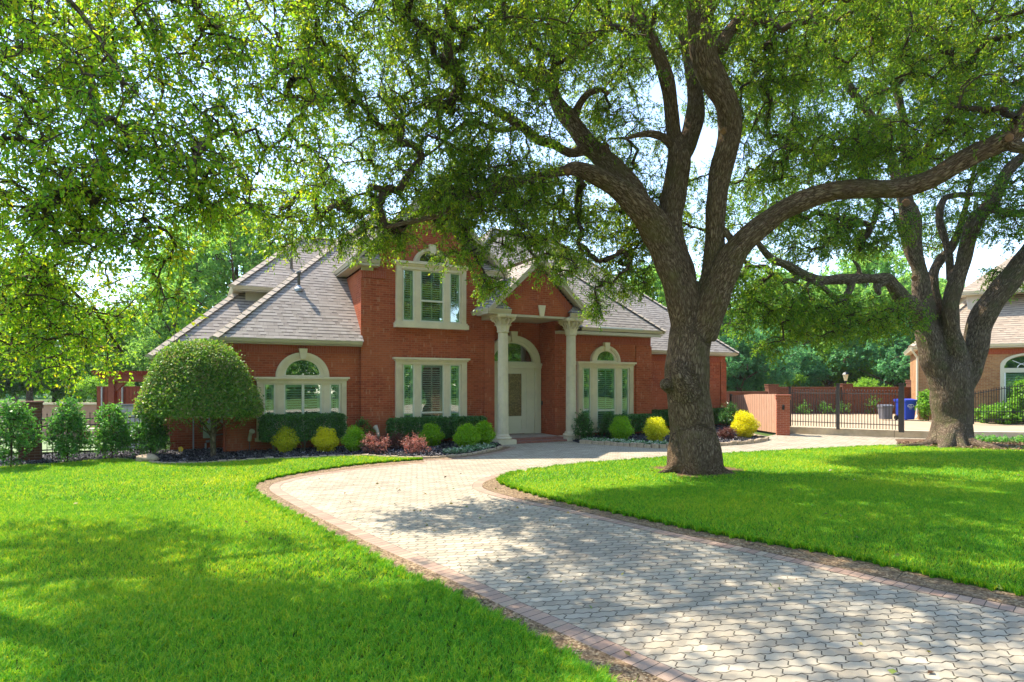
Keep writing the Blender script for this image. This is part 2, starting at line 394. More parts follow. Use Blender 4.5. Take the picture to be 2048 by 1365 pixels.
def leaves_mesh(name, pos, axis, nrm, length, width, rnd, fold=.18, mid=.45):
    """one folded four-cornered leaf per row: stalk, two sides, tip"""
    n = len(pos); axis = norm(axis); side = norm(np.cross(axis, nrm)); up = norm(np.cross(side, axis))
    L = np.asarray(length).reshape(-1, 1) * np.ones((n, 1)); W = np.asarray(width).reshape(-1, 1) * np.ones((n, 1))
    m = pos + axis * L * mid + up * W * fold
    V = np.stack([pos, m + side * W * .5, pos + axis * L - up * L * .08, m - side * W * .5], 1).reshape(-1, 3)
    lo = np.arange(4 * n); st = np.arange(n) * 4; tot = np.full(n, 4)
    return np_mesh(name, V, lo, st, tot, {'rnd': np.repeat(rnd, 4)})

def resample(ctrl, step):
    """Catmull-Rom through (point, radius) controls, evenly sampled"""
    C = np.array([np.append(np.asarray(p, float), r) for p, r in ctrl])
    C = np.vstack([2 * C[0] - C[1], C, 2 * C[-1] - C[-2]])
    out = []
    for i in range(1, len(C) - 2):
        a, b, c, d = C[i - 1:i + 3]; L = np.linalg.norm(c[:3] - b[:3]); k = max(2, int(L / step))
        for j in range(k):
            t = j / k
            out.append(.5 * (2 * b + (c - a) * t + (2 * a - 5 * b + 4 * c - d) * t * t + (3 * b - a - 3 * c + d) * t ** 3))
    out.append(C[-2]); out = np.array(out); out[:, 3] = np.maximum(out[:, 3], .004)
    return out

def frames(P):
    T = norm(np.gradient(P, axis=0)); N = np.zeros_like(P)
    n = np.cross(T[0], (0, 1, 0)); n = n if np.linalg.norm(n) > .2 else np.cross(T[0], (1, 0, 0)); n /= np.linalg.norm(n)
    for i in range(len(P)):
        n = n - T[i] * np.dot(n, T[i]); n /= max(np.linalg.norm(n), 1e-9); N[i] = n
    return T, N, np.cross(T, N)

class Wood:
    """limbs as swept tubes; build() welds the thick ones into one skin and writes bark coordinates"""
    def __init__(s, rng): s.rng = rng; s.limbs = []
    def limb(s, ctrl, step=.16, wob=.05):
        q = resample(ctrl, step); k = len(q)
        ph = s.rng.random(6) * 6.28; t = np.arange(k) * step
        q[:, 3] *= 1 + wob * np.sin(t * 3.1 + ph[0]) + wob * .8 * np.sin(t * 7.3 + ph[1])
        q[1:-1, :3] += (np.stack([np.sin(t * 2.3 + ph[2]), np.sin(t * 2.9 + ph[3]), np.sin(t * 2.1 + ph[4])], 1) * q[:, 3:] * .10)[1:-1]
        s.limbs.append(q); return q
    def nodes(s):
        return np.vstack(s.limbs)
    def build(s, name, mat, parent, voxel=.04, sides=14, flare=None):
        V = []; Fq = []; Ft = []; off = 0; rng = s.rng
        samp = []
        for q in s.limbs:
            P, r = q[:, :3], q[:, 3]; T, N, B = frames(P); k = len(P)
            n = sides if r.max() > .12 else 9
            a = np.arange(n) * 2 * PI / n
            lump = 1 + .05 * np.sin(a[None] * 3 + rng.random() * 6 + np.arange(k)[:, None] * .12) + .035 * np.sin(a[None] * 5 + rng.random() * 6 - np.arange(k)[:, None] * .2)
            ring = P[:, None] + (N[:, None] * np.cos(a)[None, :, None] + B[:, None] * np.sin(a)[None, :, None]) * (r[:, None] * lump)[:, :, None]
            V.append(ring.reshape(-1, 3)); V.append(P[:1] - T[:1] * r[0] * .2); V.append(P[-1:] + T[-1:] * r[-1] * .5)
            for i in range(k - 1):
                b0 = off + i * n
                for j in range(n): Fq.append((b0 + j, b0 + (j + 1) % n, b0 + n + (j + 1) % n, b0 + n + j))
            c0, c1 = off + k * n, off + k * n + 1
            for j in range(n):
                Ft.append((c0, off + (j + 1) % n, off + j)); Ft.append((c1, off + (k - 1) * n + j, off + (k - 1) * n + (j + 1) % n))
            off += k * n + 2
            s0 = rng.random() * 50
            for i in range(k): samp.append((P[i], r[i], N[i], B[i], s0 + np.linalg.norm(np.diff(P[:i + 1], axis=0), axis=1).sum()))
        V = np.vstack(V)
        loops = np.concatenate([np.array(Fq).ravel(), np.array(Ft).ravel()]); tot = np.concatenate([np.full(len(Fq), 4), np.full(len(Ft), 3)])
        st = np.concatenate([[0], np.cumsum(tot)[:-1]])
        me = np_mesh(name, V, loops, st, tot)
        o = link(name, me, None, None)
        md = o.modifiers.new('weld', 'REMESH'); md.mode = 'VOXEL'; md.voxel_size = voxel; md.use_smooth_shade = True
        sm = o.modifiers.new('relax', 'SMOOTH'); sm.factor = .5; sm.iterations = 5
        dg = bpy.context.evaluated_depsgraph_get()
        nm = bpy.data.meshes.new_from_object(o.evaluated_get(dg)); nm.name = name
        old = o.data; o.modifiers.clear(); o.data = nm; bpy.data.meshes.remove(old)
        nv = len(nm.vertices); co = np.empty(nv * 3, np.float32); nm.vertices.foreach_get('co', co); co = co.reshape(-1, 3)
        kd = kdtree.KDTree(len(samp))
        for i, q in enumerate(samp): kd.insert(q[0], i)
        kd.balance()
        SP = np.array([q[0] for q in samp]); SR = np.array([q[1] for q in samp]); SN = np.array([q[2] for q in samp]); SB = np.array([q[3] for q in samp]); SS = np.array([q[4] for q in samp])
        idx = np.empty(nv, np.int64)
        for i in range(nv):
            best = None
            for (p, k, d) in kd.find_n(co[i], 6):
                e = d - SR[k]
                if best is None or e < best[0]: best = (e, k)
            idx[i] = best[1]
        dl = co - SP[idx]; T = np.cross(SN[idx], SB[idx])
        bx = (dl * SN[idx]).sum(1); by = (dl * SB[idx]).sum(1); bz = SS[idx] + (dl * T).sum(1)
        bark = np.stack([bx, by, bz], 1).astype(np.float32)
        # shallow furrows in the skin itself
        a_ = nm.attributes.new('bark', 'FLOAT_VECTOR', 'POINT'); a_.data.foreach_set('vector', bark.ravel())
        nm.materials.clear(); nm.materials.append(mat)
        nm.polygons.foreach_set('use_smooth', np.ones(len(nm.polygons), bool))
        o.parent = parent
        return o

def grow(skel, targets, bias=None):
    """join every target to its nearest neighbour already on the tree (Prim); returns parent index (<0: skeleton)"""
    m = len(targets)
    D = np.full(m, 1e9); par = np.zeros(m, np.int64)
    for i in range(0, len(skel), 400):
        d = np.linalg.norm(targets[:, None] - skel[None, i:i + 400], axis=2); j = d.argmin(1); dm = d[np.arange(m), j]
        b = dm < D; D[b] = dm[b]; par[b] = -(i + j[b]) - 1
    D *= 1.15
    done = np.zeros(m, bool); order = []
    depth = np.zeros(m)
    for _ in range(m):
        k = np.where(done, 1e9, D).argmin(); done[k] = True; order.append(k)
        depth[k] = 0 if par[k] < 0 else depth[par[k]] + 1
        d = np.linalg.norm(targets - targets[k], axis=1) * (1 + .012 * depth[k])
        b = (~done) & (d < D); D[b] = d[b]; par[b] = k
    cnt = np.ones(m)
    for k in reversed(order):
        if par[k] >= 0: cnt[par[k]] += cnt[k]
    return par, cnt, order

def thin_tubes(name, segs, mat, parent, sides=4):
    """segs: list of (points (k,3), radii (k,)); all k equal"""
    P = np.array([a for a, b in segs]); r = np.array([b for a, b in segs]); m, k, _ = P.shape
    T = norm(np.gradient(P, axis=1)); ref = np.where(np.abs(T[:, :1, 2:3]) < .8, np.array([[[0, 0, 1.0]]]), np.array([[[1.0, 0, 0]]]))
    N = norm(np.cross(T, np.broadcast_to(ref, T.shape))); B = np.cross(T, N)
    a = np.arange(sides) * 2 * PI / sides
    V = (P[:, :, None] + (N[:, :, None] * np.cos(a)[:, None] + B[:, :, None] * np.sin(a)[:, None]) * r[:, :, None, None])
    idx = np.arange(m * k * sides).reshape(m, k, sides)
    q = np.stack([idx[:, :-1], np.roll(idx, -1, 2)[:, :-1], np.roll(idx, -1, 2)[:, 1:], idx[:, 1:]], -1).reshape(-1, 4)
    me = np_mesh(name, V.reshape(-1, 3), q.ravel(), np.arange(len(q)) * 4, np.full(len(q), 4))
    return link(name, me, mat, parent, True)

def sample_blob(rng, c, rad, n, shell=.35):
    d = norm(rng.normal(size=(n, 3))); u = rng.random((n, 1)) ** (1 / 3)
    u = shell + (1 - shell) * u
    return np.asarray(c) + d * u * np.asarray(rad)

def crown(root, rng, skel, targets, leafmat, twigs=5, leaves=20, tl=(.3, .6), ll=.08, lw=.034, droop=.35, br=.0075, clump_hue=.3, thin=None, branch_mat=None, keep=None):
    """thin branches + twigs grown to the targets, leaves along the twigs"""
    par, cnt, order = grow(skel, targets)
    segs = []; m = len(targets)
    pp = np.where((par >= 0)[:, None], targets[np.maximum(par, 0)], skel[np.maximum(-par - 1, 0)])
    d = targets - pp; L = np.linalg.norm(d, axis=1)
    rr = br * cnt ** .45
    for i in range(m):
        t = np.array([0, .33, .66, 1.0])[:, None]
        bend = rng.normal(size=3) * L[i] * .07; sag = np.array([0, 0, L[i] * .05])
        P = pp[i] + d[i] * t + (bend + sag) * (np.sin(t * PI))
        r1 = rr[i]; r0 = min(r1 * 1.25, rr[par[i]] if par[i] >= 0 else r1 * 1.4)
        segs.append((P, np.linspace(r0, max(r1 * .9, .004), 4)))
    tw = rng.integers(0, 1000)
    # twigs
    base = np.repeat(targets, twigs, 0); od = np.repeat(norm(d), twigs, 0)
    td = norm(od * .55 + rng.normal(size=base.shape) * .75 + np.array([0, 0, -droop]))
    tlen = rng.uniform(*tl, size=len(base))
    back = rng.random((len(base), 1)) * .5
    base = base - np.repeat(d, twigs, 0) * back * .6
    end = base + td * tlen[:, None]
    for i in range(len(base)):
        segs.append((np.array([base[i], base[i] + td[i] * tlen[i] * .33 + (0, 0, .02), base[i] + td[i] * tlen[i] * .66 + (0, 0, .012), end[i]]), np.array([.0055, .0045, .0035, .002])))
    thin_tubes('branch', segs, branch_mat or M['twig'], root)
    # leaves
    n = len(base) * leaves
    bi = np.repeat(np.arange(len(base)), leaves); t = rng.random(n) ** .7
    p = base[bi] + td[bi] * (tlen[bi] * t)[:, None] + rng.normal(size=(n, 3)) * .025
    ax = norm(td[bi] * .6 + rng.normal(size=(n, 3)) * .75 + np.array([0, 0, -.25]))
    nr = norm(np.array([0, 0, 1.0]) + rng.normal(size=(n, 3)) * .75)
    hue = np.repeat(rng.random(m), twigs)[bi]
    rnd = np.clip(rng.random(n) * (1 - clump_hue) + hue * clump_hue, 0, 1)
    sc = rng.uniform(.65, 1.25, n)
    if keep is not None:
        k = keep(p); p, ax, nr, rnd, sc = p[k], ax[k], nr[k], rnd[k], sc[k]
    me = leaves_mesh('crown', p, ax, nr, ll * sc, lw * sc, rnd)
    return link('crown', me, leafmat, root)

def shell_leaves(name, rng, mat, parent, n, shape, size, ll, lw, depth=.12, out=.6, hue_scale=2.0, rough=.06, jitter=.7):
    """leaves in a shell under a clipped surface. shape: 'dome' | 'ball' | 'box'; size = (rx, ry, rz)"""
    sx, sy, sz = size
    if shape == 'box':
        ar = np.array([sy * sz, sy * sz, sx * sz, sx * sz, sx * sy * 1.3, sx * sy * .5]); f = rng.choice(6, n, p=ar / ar.sum())
        p = rng.uniform(-1, 1, (n, 3)); nn = np.zeros((n, 3))
        for k, (a, sg) in enumerate(((0, 1), (0, -1), (1, 1), (1, -1), (2, 1), (2, -1))):
            q = f == k; p[q, a] = sg; nn[q, a] = sg
        e = 5.0; s_ = (np.abs(p) ** e).sum(1, keepdims=True) ** (1 / e)
        p = p / np.maximum(s_, 1.0) * 1.0 * np.minimum(s_, 1.09)
        p = p * np.array(size)
    else:
        d = norm(rng.normal(size=(n, 3)))
        if shape == 'dome': d[:, 2] = np.where(d[:, 2] < -.25, np.abs(d[:, 2]) * rng.uniform(-.3, 1, n), d[:, 2]); d = norm(d)
        nn = d.copy(); p = d * np.array(size)
        if shape == 'dome': p[:, 2] = np.where(p[:, 2] < 0, p[:, 2] * .35, p[:, 2])
    lump = (np.sin(p[:, 0] * 5.1 / max(sx, .3) + 1) * np.sin(p[:, 1] * 4.3 / max(sy, .3)) + np.sin(p[:, 2] * 6.1 / max(sz, .3) + 2)) * rough * min(size)
    dep = rng.random(n) ** 1.6 * depth
    if shape == 'dome': dep = dep - (rng.random(n) < .035) * rng.random(n) * .20
    if shape == 'ball': dep = dep - (rng.random(n) < .10) * rng.random(n) * .09 * min(size) * 2
    p = p + nn * (lump - dep)[:, None] + rng.normal(size=p.shape) * rough * .3 * min(size)
    ax = norm(nn * out + rng.normal(size=p.shape) * jitter); nr = norm(nn * .7 + np.array([0, 0, .5]) + rng.normal(size=p.shape) * .5)
    hue = .5 + .5 * np.sin(p[:, 0] * 3.3 * hue_scale) * np.sin(p[:, 1] * 2.7 * hue_scale + 1) * np.sin(p[:, 2] * 3.1 * hue_scale + 2)
    rnd = np.clip(rng.random(n) * .75 + hue * .25, 0, 1)
    sc = rng.uniform(.7, 1.3, n)
    return link(name, leaves_mesh(name, p, ax, nr, ll * sc, lw * sc, rnd), mat, parent)

def in_poly(P, poly):
    poly = np.asarray(poly); x, y = P[:, 0], P[:, 1]; c = np.zeros(len(P), bool); j = len(poly) - 1
    for i in range(len(poly)):
        xi, yi = poly[i]; xj, yj = poly[j]
        if yi != yj:
            k = ((yi > y) != (yj > y)) & (x < (xj - xi) * (y - yi) / (yj - yi) + xi); c ^= k
        j = i
    return c

def smooth_line(pts, step=.25):
    q = resample([((x, y, 0), .01) for x, y in pts], step); return q[:, :2]

def sheet(name, outer, z, mat, kind='structure', thick=0.0):
    """flat sheet from an outline (ear-clipped), optionally with a skirt"""
    pts = [Vector((x, y, 0)) for x, y in outer]; tris = tessellate_polygon([pts])
    V = [(p.x, p.y, z) for p in pts]; n = len(V); Fc = []
    for t in tris:
        a, b, c = (pts[i] for i in t)
        Fc.append(tuple(t) if (b - a).cross(c - a).z > 0 else tuple(reversed(t)))
    if thick:
        V += [(p.x, p.y, z - thick) for p in pts]
        for i in range(n):
            j = (i + 1) % n; Fc.append((i, n + i, n + j, j))
    loops = [i for f in Fc for i in f]; tot = [len(f) for f in Fc]
    me = np_mesh(name, V, loops, np.cumsum([0] + tot[:-1]), tot, uv=np.array([V[i][:2] for i in loops]))
    return tag(link(name, me, mat), kind=kind)

def strip(name, A, B, z, mat, kind='structure', zb=None):
    """ribbon between two sampled lines, UV = (length in metres, 0..1 across)"""
    n = len(A); s = np.concatenate([[0], np.cumsum(np.linalg.norm(np.diff((A + B) / 2, axis=0), axis=1))])
    V = np.concatenate([np.c_[A, np.full(n, z)], np.c_[B, np.full(n, z if zb is None else zb)]]); Fc = []; uv = []
    for i in range(n - 1):
        q = (i, n + i, n + i + 1, i + 1)
        a = Vector(V[q[1]] - V[q[0]]).cross(Vector(V[q[3]] - V[q[0]]))
        f = q if a.z > 0 else q[::-1]
        Fc.append(f)
        for k in f: uv.append((s[k % n], 0.0 if k < n else 1.0))
    loops = [i for f in Fc for i in f]
    me = np_mesh(name, V, loops, np.arange(n - 1) * 4, np.full(n - 1, 4), uv=np.array(uv))
    return tag(link(name, me, mat), kind=kind)

def offset_line(L, w):
    t = norm(np.gradient(L, axis=0)); nrm = np.c_[-t[:, 1], t[:, 0]]
    return L + nrm * w
SKY, SUN, EXPO, HAZE = .15, 3.1, 1.76, .0003
# ---------------------------------------------------------------- the brick house (built in its own frame: u along the front, v into the house)
house = empty('brick_house', (OX, OY, 0), TH, 'large red brick house with grey shingle roofs and two white columns at its porch', 'house')

def wall(mb): return mb.build('wall', M['brick'], house)
m = MB()
# left wing and its lower neighbour
m.box(-8.85, -4.70, 1.25, 6.0, -.15, 3.48, skip='+x')
m.box(-10.45, -8.86, 2.5, 6.5, -.15, 2.95, skip='')
m.box(-8.90, -8.62, 1.215, 1.30, -.15, 3.14)            # corner pier
wall(m)
m = MB()
# two-storey bay with its front gable
zE = 6.02; pk = zE + .95 * 2.465
m.prism([(-4.78, -.15), (.15, -.15), (.15, zE), (-2.315, pk), (-4.78, zE)], 'y', 1.1, 7.0)
m.box(-4.81, -4.42, 1.065, 1.12, -.15, 5.72); m.box(-.24, .18, 1.065, 1.12, -.15, 5.72)
wall(m)
m = MB()
m.box(.10, 2.65, 1.9, 2.4, -.1, 4.6)                     # door wall in the recess
m.box(2.6, 7.35, .69, 4.2, -.15, 4.14)
m.box(6.55, 7.38, .655, .72, -.15, 3.72); m.box(2.602, 3.2, .692, 1.9, 4.14, 4.58)
wall(m)
m = MB(); m.box(7.36, 13.8, 2.6, 8.0, -.15, 3.5); m.box(13.45, 13.83, 2.56, 2.64, -.15, 3.2); wall(m)
# upright brick bands under the eaves
for bx in ((-8.60, -4.83, 1.228, 1.25, 3.16, 3.40), (2.62, 7.34, .668, .69, 3.76, 4.06), (-4.74, -3.95, 1.05, 1.098, 5.74, 6.02), (-.6, .12, 1.05, 1.098, 5.74, 6.02), (7.42, 13.4, 2.585, 2.6, 3.2, 3.44)):
    MB().box(*bx).build('soldier_band', M['brick_soldier'], house)

def clip_poly(pts, clips):
    for ax, val, keep in clips:                          # keep = +1: coordinate >= val
        out = []; n = len(pts)
        for i in range(n):
            a, b = pts[i], pts[(i + 1) % n]; da, db = (a[ax] - val) * keep, (b[ax] - val) * keep
            if da >= 0: out.append(a)
            if (da >= 0) != (db >= 0):
                t = da / (da - db); out.append(tuple(a[k] + (b[k] - a[k]) * t for k in range(3)))
        pts = out
        if len(pts) < 3: return []
    return pts

def rface(mb, pts, along=None, clips=()):
    if clips:
        along = along or tuple(pts[1][k] - pts[0][k] for k in range(3)); pts = clip_poly(list(pts), clips)
        if not pts: return
    P = [Vector(p) for p in pts]; e = (Vector(along) if along else (P[1] - P[0])).normalized()
    n = Vector((0, 0, 0))
    for a in range(len(P)): n += P[a].cross(P[(a + 1) % len(P)])
    n.normalize()
    if n.z < 0: n = -n
    up = n.cross(e); 
    if up.z < 0: up = -up
    mb.face(pts, [((p - P[0]).dot(e), (p - P[0]).dot(up)) for p in P])

def caps(mb, a, b, w=.17, t=.035):
    """overlapping cap shingles along a hip or ridge"""
    a, b = Vector(a), Vector(b); L = (b - a).length; k = max(1, int(L / .28)); d = (b - a) / k
    side = d.cross(Vector((0, 0, 1))).normalized(); up = side.cross(d).normalized()
    if up.z < 0: up = -up
    for i in range(k):
        p, q = a + d * i, a + d * (i + 1.12); lo, hi = up * t, up * (t + .022)
        dr = up * -.07
        for sg in (1, -1):
            A_, B_ = p + hi, q + lo; C_, D_ = q + lo + side * w * sg + dr, p + hi + side * w * sg + dr
            mb.face([A_, B_, C_, D_] if sg > 0 else [A_, D_, C_, B_], [(0, 0), (.3, 0), (.3, .2), (0, .2)])
        mb.face([p + hi + side * w + dr, p + hi, p + hi - side * w + dr, p - side * w + dr, p + side * w + dr])

def hip(u0, u1, v0, v1, z, s=.95, sides='fblr', clips=(), extra=()):
    mb = MB(); cp = MB(); kv, ku = (v1 - v0) / 2, (u1 - u0) / 2; k = min(kv, ku); zr = z + s * k
    if kv <= ku: r0, r1 = (u0 + k, v0 + k, zr), (u1 - k, v0 + k, zr)
    else: r0, r1 = (u0 + k, v0 + k, zr), (u0 + k, v1 - k, zr)
    c = [(u0, v0, z), (u1, v0, z), (u1, v1, z), (u0, v1, z)]
    if kv <= ku:
        fs = {'f': [c[0], c[1], r1, r0], 'r': [c[1], c[2], r1], 'b': [c[2], c[3], r0, r1], 'l': [c[3], c[0], r0]}
        hips = [(c[0], r0), (c[1], r1), (c[2], r1), (c[3], r0), (r0, r1)]
    else:
        fs = {'f': [c[0], c[1], r0], 'r': [c[1], c[2], r1, r0], 'b': [c[2], c[3], r1], 'l': [c[3], c[0], r0, r1]}
        hips = [(c[0], r0), (c[1], r0), (c[2], r1), (c[3], r1), (r0, r1)]
    for k_ in sides:
        rface(mb, fs[k_], None, clips)
        if extra: rface(mb, fs[k_], None, extra)
    for a, b in hips:
        for cl in ((clips, extra) if extra else (clips,)):
            A_, B_ = Vector(a), Vector(b); lo, hi = 0.0, 1.0
            for ax, val, keep in cl:
                da, db = (a[ax] - val) * keep, (b[ax] - val) * keep
                if da < 0 and db < 0: hi = -1
                elif da < 0: lo = max(lo, da / (da - db))
                elif db < 0: hi = min(hi, da / (da - db))
            if hi > lo + .02: caps(cp, A_ + (B_ - A_) * lo, A_ + (B_ - A_) * hi)
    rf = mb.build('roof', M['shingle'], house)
    cp.build('ridge_cap', M['cap'], rf)
    return rf

def gutter_run(mb, a, b, out, z):
    """K-shaped gutter from a to b (u,v), 'out' = outward unit (u,v)"""
    prof = [(-.10, .0), (.015, .0), (.015, -.025), (-.005, -.03), (-.02, -.09), (-.045, -.13), (-.10, -.13)]
    for (p, q), (p2, q2) in zip(prof, prof[1:] + prof[:1]):
        A = (a[0] + out[0] * p, a[1] + out[1] * p, z + q); B = (b[0] + out[0] * p, b[1] + out[1] * p, z + q)
        C = (b[0] + out[0] * p2, b[1] + out[1] * p2, z + q2); D = (a[0] + out[0] * p2, a[1] + out[1] * p2, z + q2)
        mb.face([A, B, C, D])
    for e in (a, b): mb.face([(e[0] + out[0] * p, e[1] + out[1] * p, z + q) for p, q in prof])

r = hip(-9.26, 4.0, .83, 15.0, 3.55, clips=((0, -4.765, -1),), extra=((0, -4.765, 1), (0, -1.0, -1), (1, 3.6, 1)))
g = MB(); gutter_run(g, (-9.27, .83), (-4.80, .83), (0, -1), 3.57); gutter_run(g, (-9.26, .83), (-9.26, 6), (-1, 0), 3.57); g.box(-9.2, -4.8, .92, 1.26, 3.40, 3.43); g.box(-9.2, -8.85, 1.26, 6, 3.40, 3.43); g.box(-8.86, -4.79, 1.212, 1.25, 3.402, 3.47)
g.build('gutter', M['gutter'], r)
for (pu, pv, hgt) in ((-6.55, 2.85, .62),):
    pz = 3.55 + .95 * (pv - .83); p = MB().lathe([(.05, -.1), (.05, hgt - .1), (.085, hgt - .1), (.085, hgt - .02), (.055, hgt)], (pu, pv, pz), 12)
    po = p.build('vent_pipe', M['pipe'], r, True); MB().lathe([(.17, -.10), (.17, .0), (.09, .05), (.06, .12)], (pu, pv, pz), 14).build('flashing', M['metal'], r)
# lower left roof and the small upper storey behind it
r = hip(-11.0, -2.0, 2.05, 11.0, 3.02)
g = MB(); gutter_run(g, (-11.0, 2.05), (-9.2, 2.05), (0, -1), 3.03); gutter_run(g, (-11.0, 2.05), (-11.0, 9), (-1, 0), 3.03); g.box(-10.95, -9.2, 2.12, 2.5, 2.87, 2.90); g.box(-10.95, -10.45, 2.5, 9, 2.87, 2.90)
g.build('gutter', M['gutter'], r)
r = hip(-8.64, -1.5, 3.79, 9.2, 5.58)
g = MB(); gutter_run(g, (-8.64, 3.79), (-5.6, 3.79), (0, -1), 5.59); gutter_run(g, (-8.64, 3.79), (-8.64, 9.2), (-1, 0), 5.59); g.box(-8.6, -5.5, 3.86, 4.22, 5.42, 5.45); g.box(-8.6, -8.22, 4.22, 9, 5.42, 5.45)
g.build('gutter', M['gutter'], r)
p = MB().lathe([(.05, -.1), (.05, .55), (.07, .55), (.07, .62)], (-6.55, 4.75, 6.49), 12).build('vent_pipe', M['pipe'], r, True)
m = MB(); m.box(-8.15, -3.0, 4.3, 8.6, 4.0, 5.46)
for k in range(8): m.box(-8.17, -5.4, 4.285, 4.3, 4.8 + k * .08, 4.87 + k * .08)
m.build('wall', M['trim'], house)
# main roof on the right and the right wing hip
r = hip(-3.0, 14.27, 2.18, 16.0, 3.66)
g = MB(); gutter_run(g, (7.6, 2.18), (14.27, 2.18), (0, -1), 3.68); g.box(7.4, 14.2, 2.25, 2.6, 3.51, 3.54); g.box(7.37, 13.8, 2.56, 2.6, 3.512, 3.60)
g.build('gutter', M['gutter'], r)
r = hip(1.55, 7.82, .28, 9.0, 4.34, clips=((0, 2.63, 1),))
g = MB(); gutter_run(g, (3.6, .28), (7.82, .28), (0, -1), 4.36); gutter_run(g, (7.82, .28), (7.82, 3), (1, 0), 4.36); g.box(2.6, 7.76, .36, .69, 4.16, 4.19); g.box(7.36, 7.76, .69, 3, 4.16, 4.19); g.box(2.61, 7.36, .65, .69, 4.08, 4.158); g.box(3.0, 7.6, .30, .36, 4.08, 4.20)
g.build('gutter', M['gutter'], r)
g = MB(); g.box(4.4, 6.6, .262, .30, 4.345, 4.40); g.build('flashing', M['white'], r)

def gable(uc, half, v0, v1, z, name='roof', s=.95, th=.09, rake=.24):
    """gable roof, ridge along v, with slabs, rake boards and cap shingles"""
    zr = z + s * half; mb = MB()
    L0, L1, R0, R1, T0, T1 = (uc - half, v0, z), (uc - half, v1, z), (uc + half, v0, z), (uc + half, v1, z), (uc, v0, zr), (uc, v1, zr)
    rface(mb, [L1, L0, T0, T1]); rface(mb, [R0, R1, T1, T0])
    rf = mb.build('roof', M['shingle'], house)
    cp = MB(); caps(cp, T0, T1); cp.build('ridge_cap', M['cap'], rf)
    b = MB()
    for sg in (-1, 1):
        b.prism([(uc + sg * half, z - .02), (uc, zr - .02), (uc, zr - .02 - rake), (uc + sg * (half - rake / s * .9), z - .02)], 'y', v0 - .005, v0 + .055)
        b.prism([(uc + sg * half, z + .004), (uc, zr + .004), (uc, zr - .09), (uc + sg * half, z - .09)], 'y', v0 - .03, v0 - .004)
        b.prism([(uc + sg * (half - .06), z - .03), (uc, zr - .1), (uc, zr - .13), (uc + sg * (half - .09), z - .06)], 'y', v0 + .055, v0 + .44)
    b.build('rake_board', M['trim'], rf)
    return rf

r = gable(-2.315, 2.885, .68, 9.5, 6.30)
for sg in (-1, 1):
    g = MB(); ue = -2.315 + sg * 2.885
    gutter_run(g, (ue, .68), (ue, 7), (sg, 0), 6.31)
    a, b = sorted((ue, ue - sg * .95)); gutter_run(g, (a, .68), (b, .68), (0, -1), 6.31)
    g.box(a + .03, b - .0, .74, 1.10, 6.10, 6.17); a2, b2 = sorted((ue - sg * .05, ue - sg * .43)); g.box(a2, b2, 1.10, 7, 6.10, 6.13)
    a3, b3 = sorted((ue - sg * .40, ue - sg * .80)); g.box(a3, b3, 1.04, 1.10, 5.98, 6.098)
    g.build('gutter', M['gutter'], r)
for sg in (-1, 1):
    g = MB(); ue = -2.315 + sg * 2.885; i_ = ue - sg * .98
    rface(g, [(ue, .68, 6.31), (i_, .68, 6.31), (i_, 1.1, 6.62), (ue, 1.1, 6.62)], (1, 0, 0))
    g.build('return_roof', M['shingle'], r)

# ---- porch: gable, pediment, beam, columns, steps
UCP = 1.385
r = gable(UCP, 2.165, -.42, 4.2, 4.76)
m = MB(); m.prism([(-.30, 4.64), (3.07, 4.64), (3.07, 4.86), (UCP, 6.46), (-.30, 4.86)], 'y', -.13, .16); m.build('pediment', M['brick'], r)
b = MB()
for sg in (-1, 1):                                       # raking row of upright bricks
    for k in range(24):
        t0 = k / 24; t1 = (k + .88) / 24; ua, ub = UCP + sg * 1.66 * (1 - t0), UCP + sg * 1.66 * (1 - t1); za, zb = 4.84 + 1.58 * t0, 4.84 + 1.58 * t1
        nx, nz = -sg * .16, -.17
        b.prism([(ua, za), (ub, zb), (ub + nx, zb + nz), (ua + nx, za + nz)], 'y', -.142, -.13)
b.build('raking_bricks', M['brick_soldier'], r)
b = MB(); b.box(-.36, 3.13, -.16, .20, 4.56, 4.64); b.box(-.34, -.02, .20, 1.1, 4.50, 4.76); b.box(2.79, 3.11, .20, .69, 4.50, 4.76); b.box(-.02, 2.79, .20, 1.9, 4.58, 4.62); b.build('beam', M['trim'], r)
for sg in (-1, 1):
    g = MB(); ue = UCP + sg * 2.165; gutter_run(g, (ue, -.42), (ue, 1.08 if sg < 0 else .5), (sg, 0), 4.78)
    a, b_ = sorted((ue, ue - sg * .92)); gutter_run(g, (a, -.42), (b_, -.42), (0, -1), 4.78); g.box(a + .02, b_, -.36, .14, 4.60, 4.66)
    a2, b2 = sorted((ue - sg * .05, ue - sg * .5)); g.box(a2, b2, .14, .68, 4.60, 4.64)
    g.build('gutter', M['gutter'], r)
for sg in (-1, 1):
    g = MB(); ue = UCP + sg * 2.165; i_ = ue - sg * .92
    rface(g, [(ue, -.42, 4.785), (i_, -.42, 4.785), (i_ - sg * -.25, -.13, 5.05), (ue, -.13, 5.05)], (1, 0, 0)); g.face([(i_, -.42, 4.785), (i_, -.13, 4.785), (i_ + sg * .25, -.13, 5.05)])
    g.build('return_roof', M['shingle'], r)
k = MB(); k.prism([(1.36, 5.02), (1.66, 5.02), (1.585, 4.61), (1.435, 4.61)], 'y', -.20, -.12); k.build('keystone', M['stone'], r)

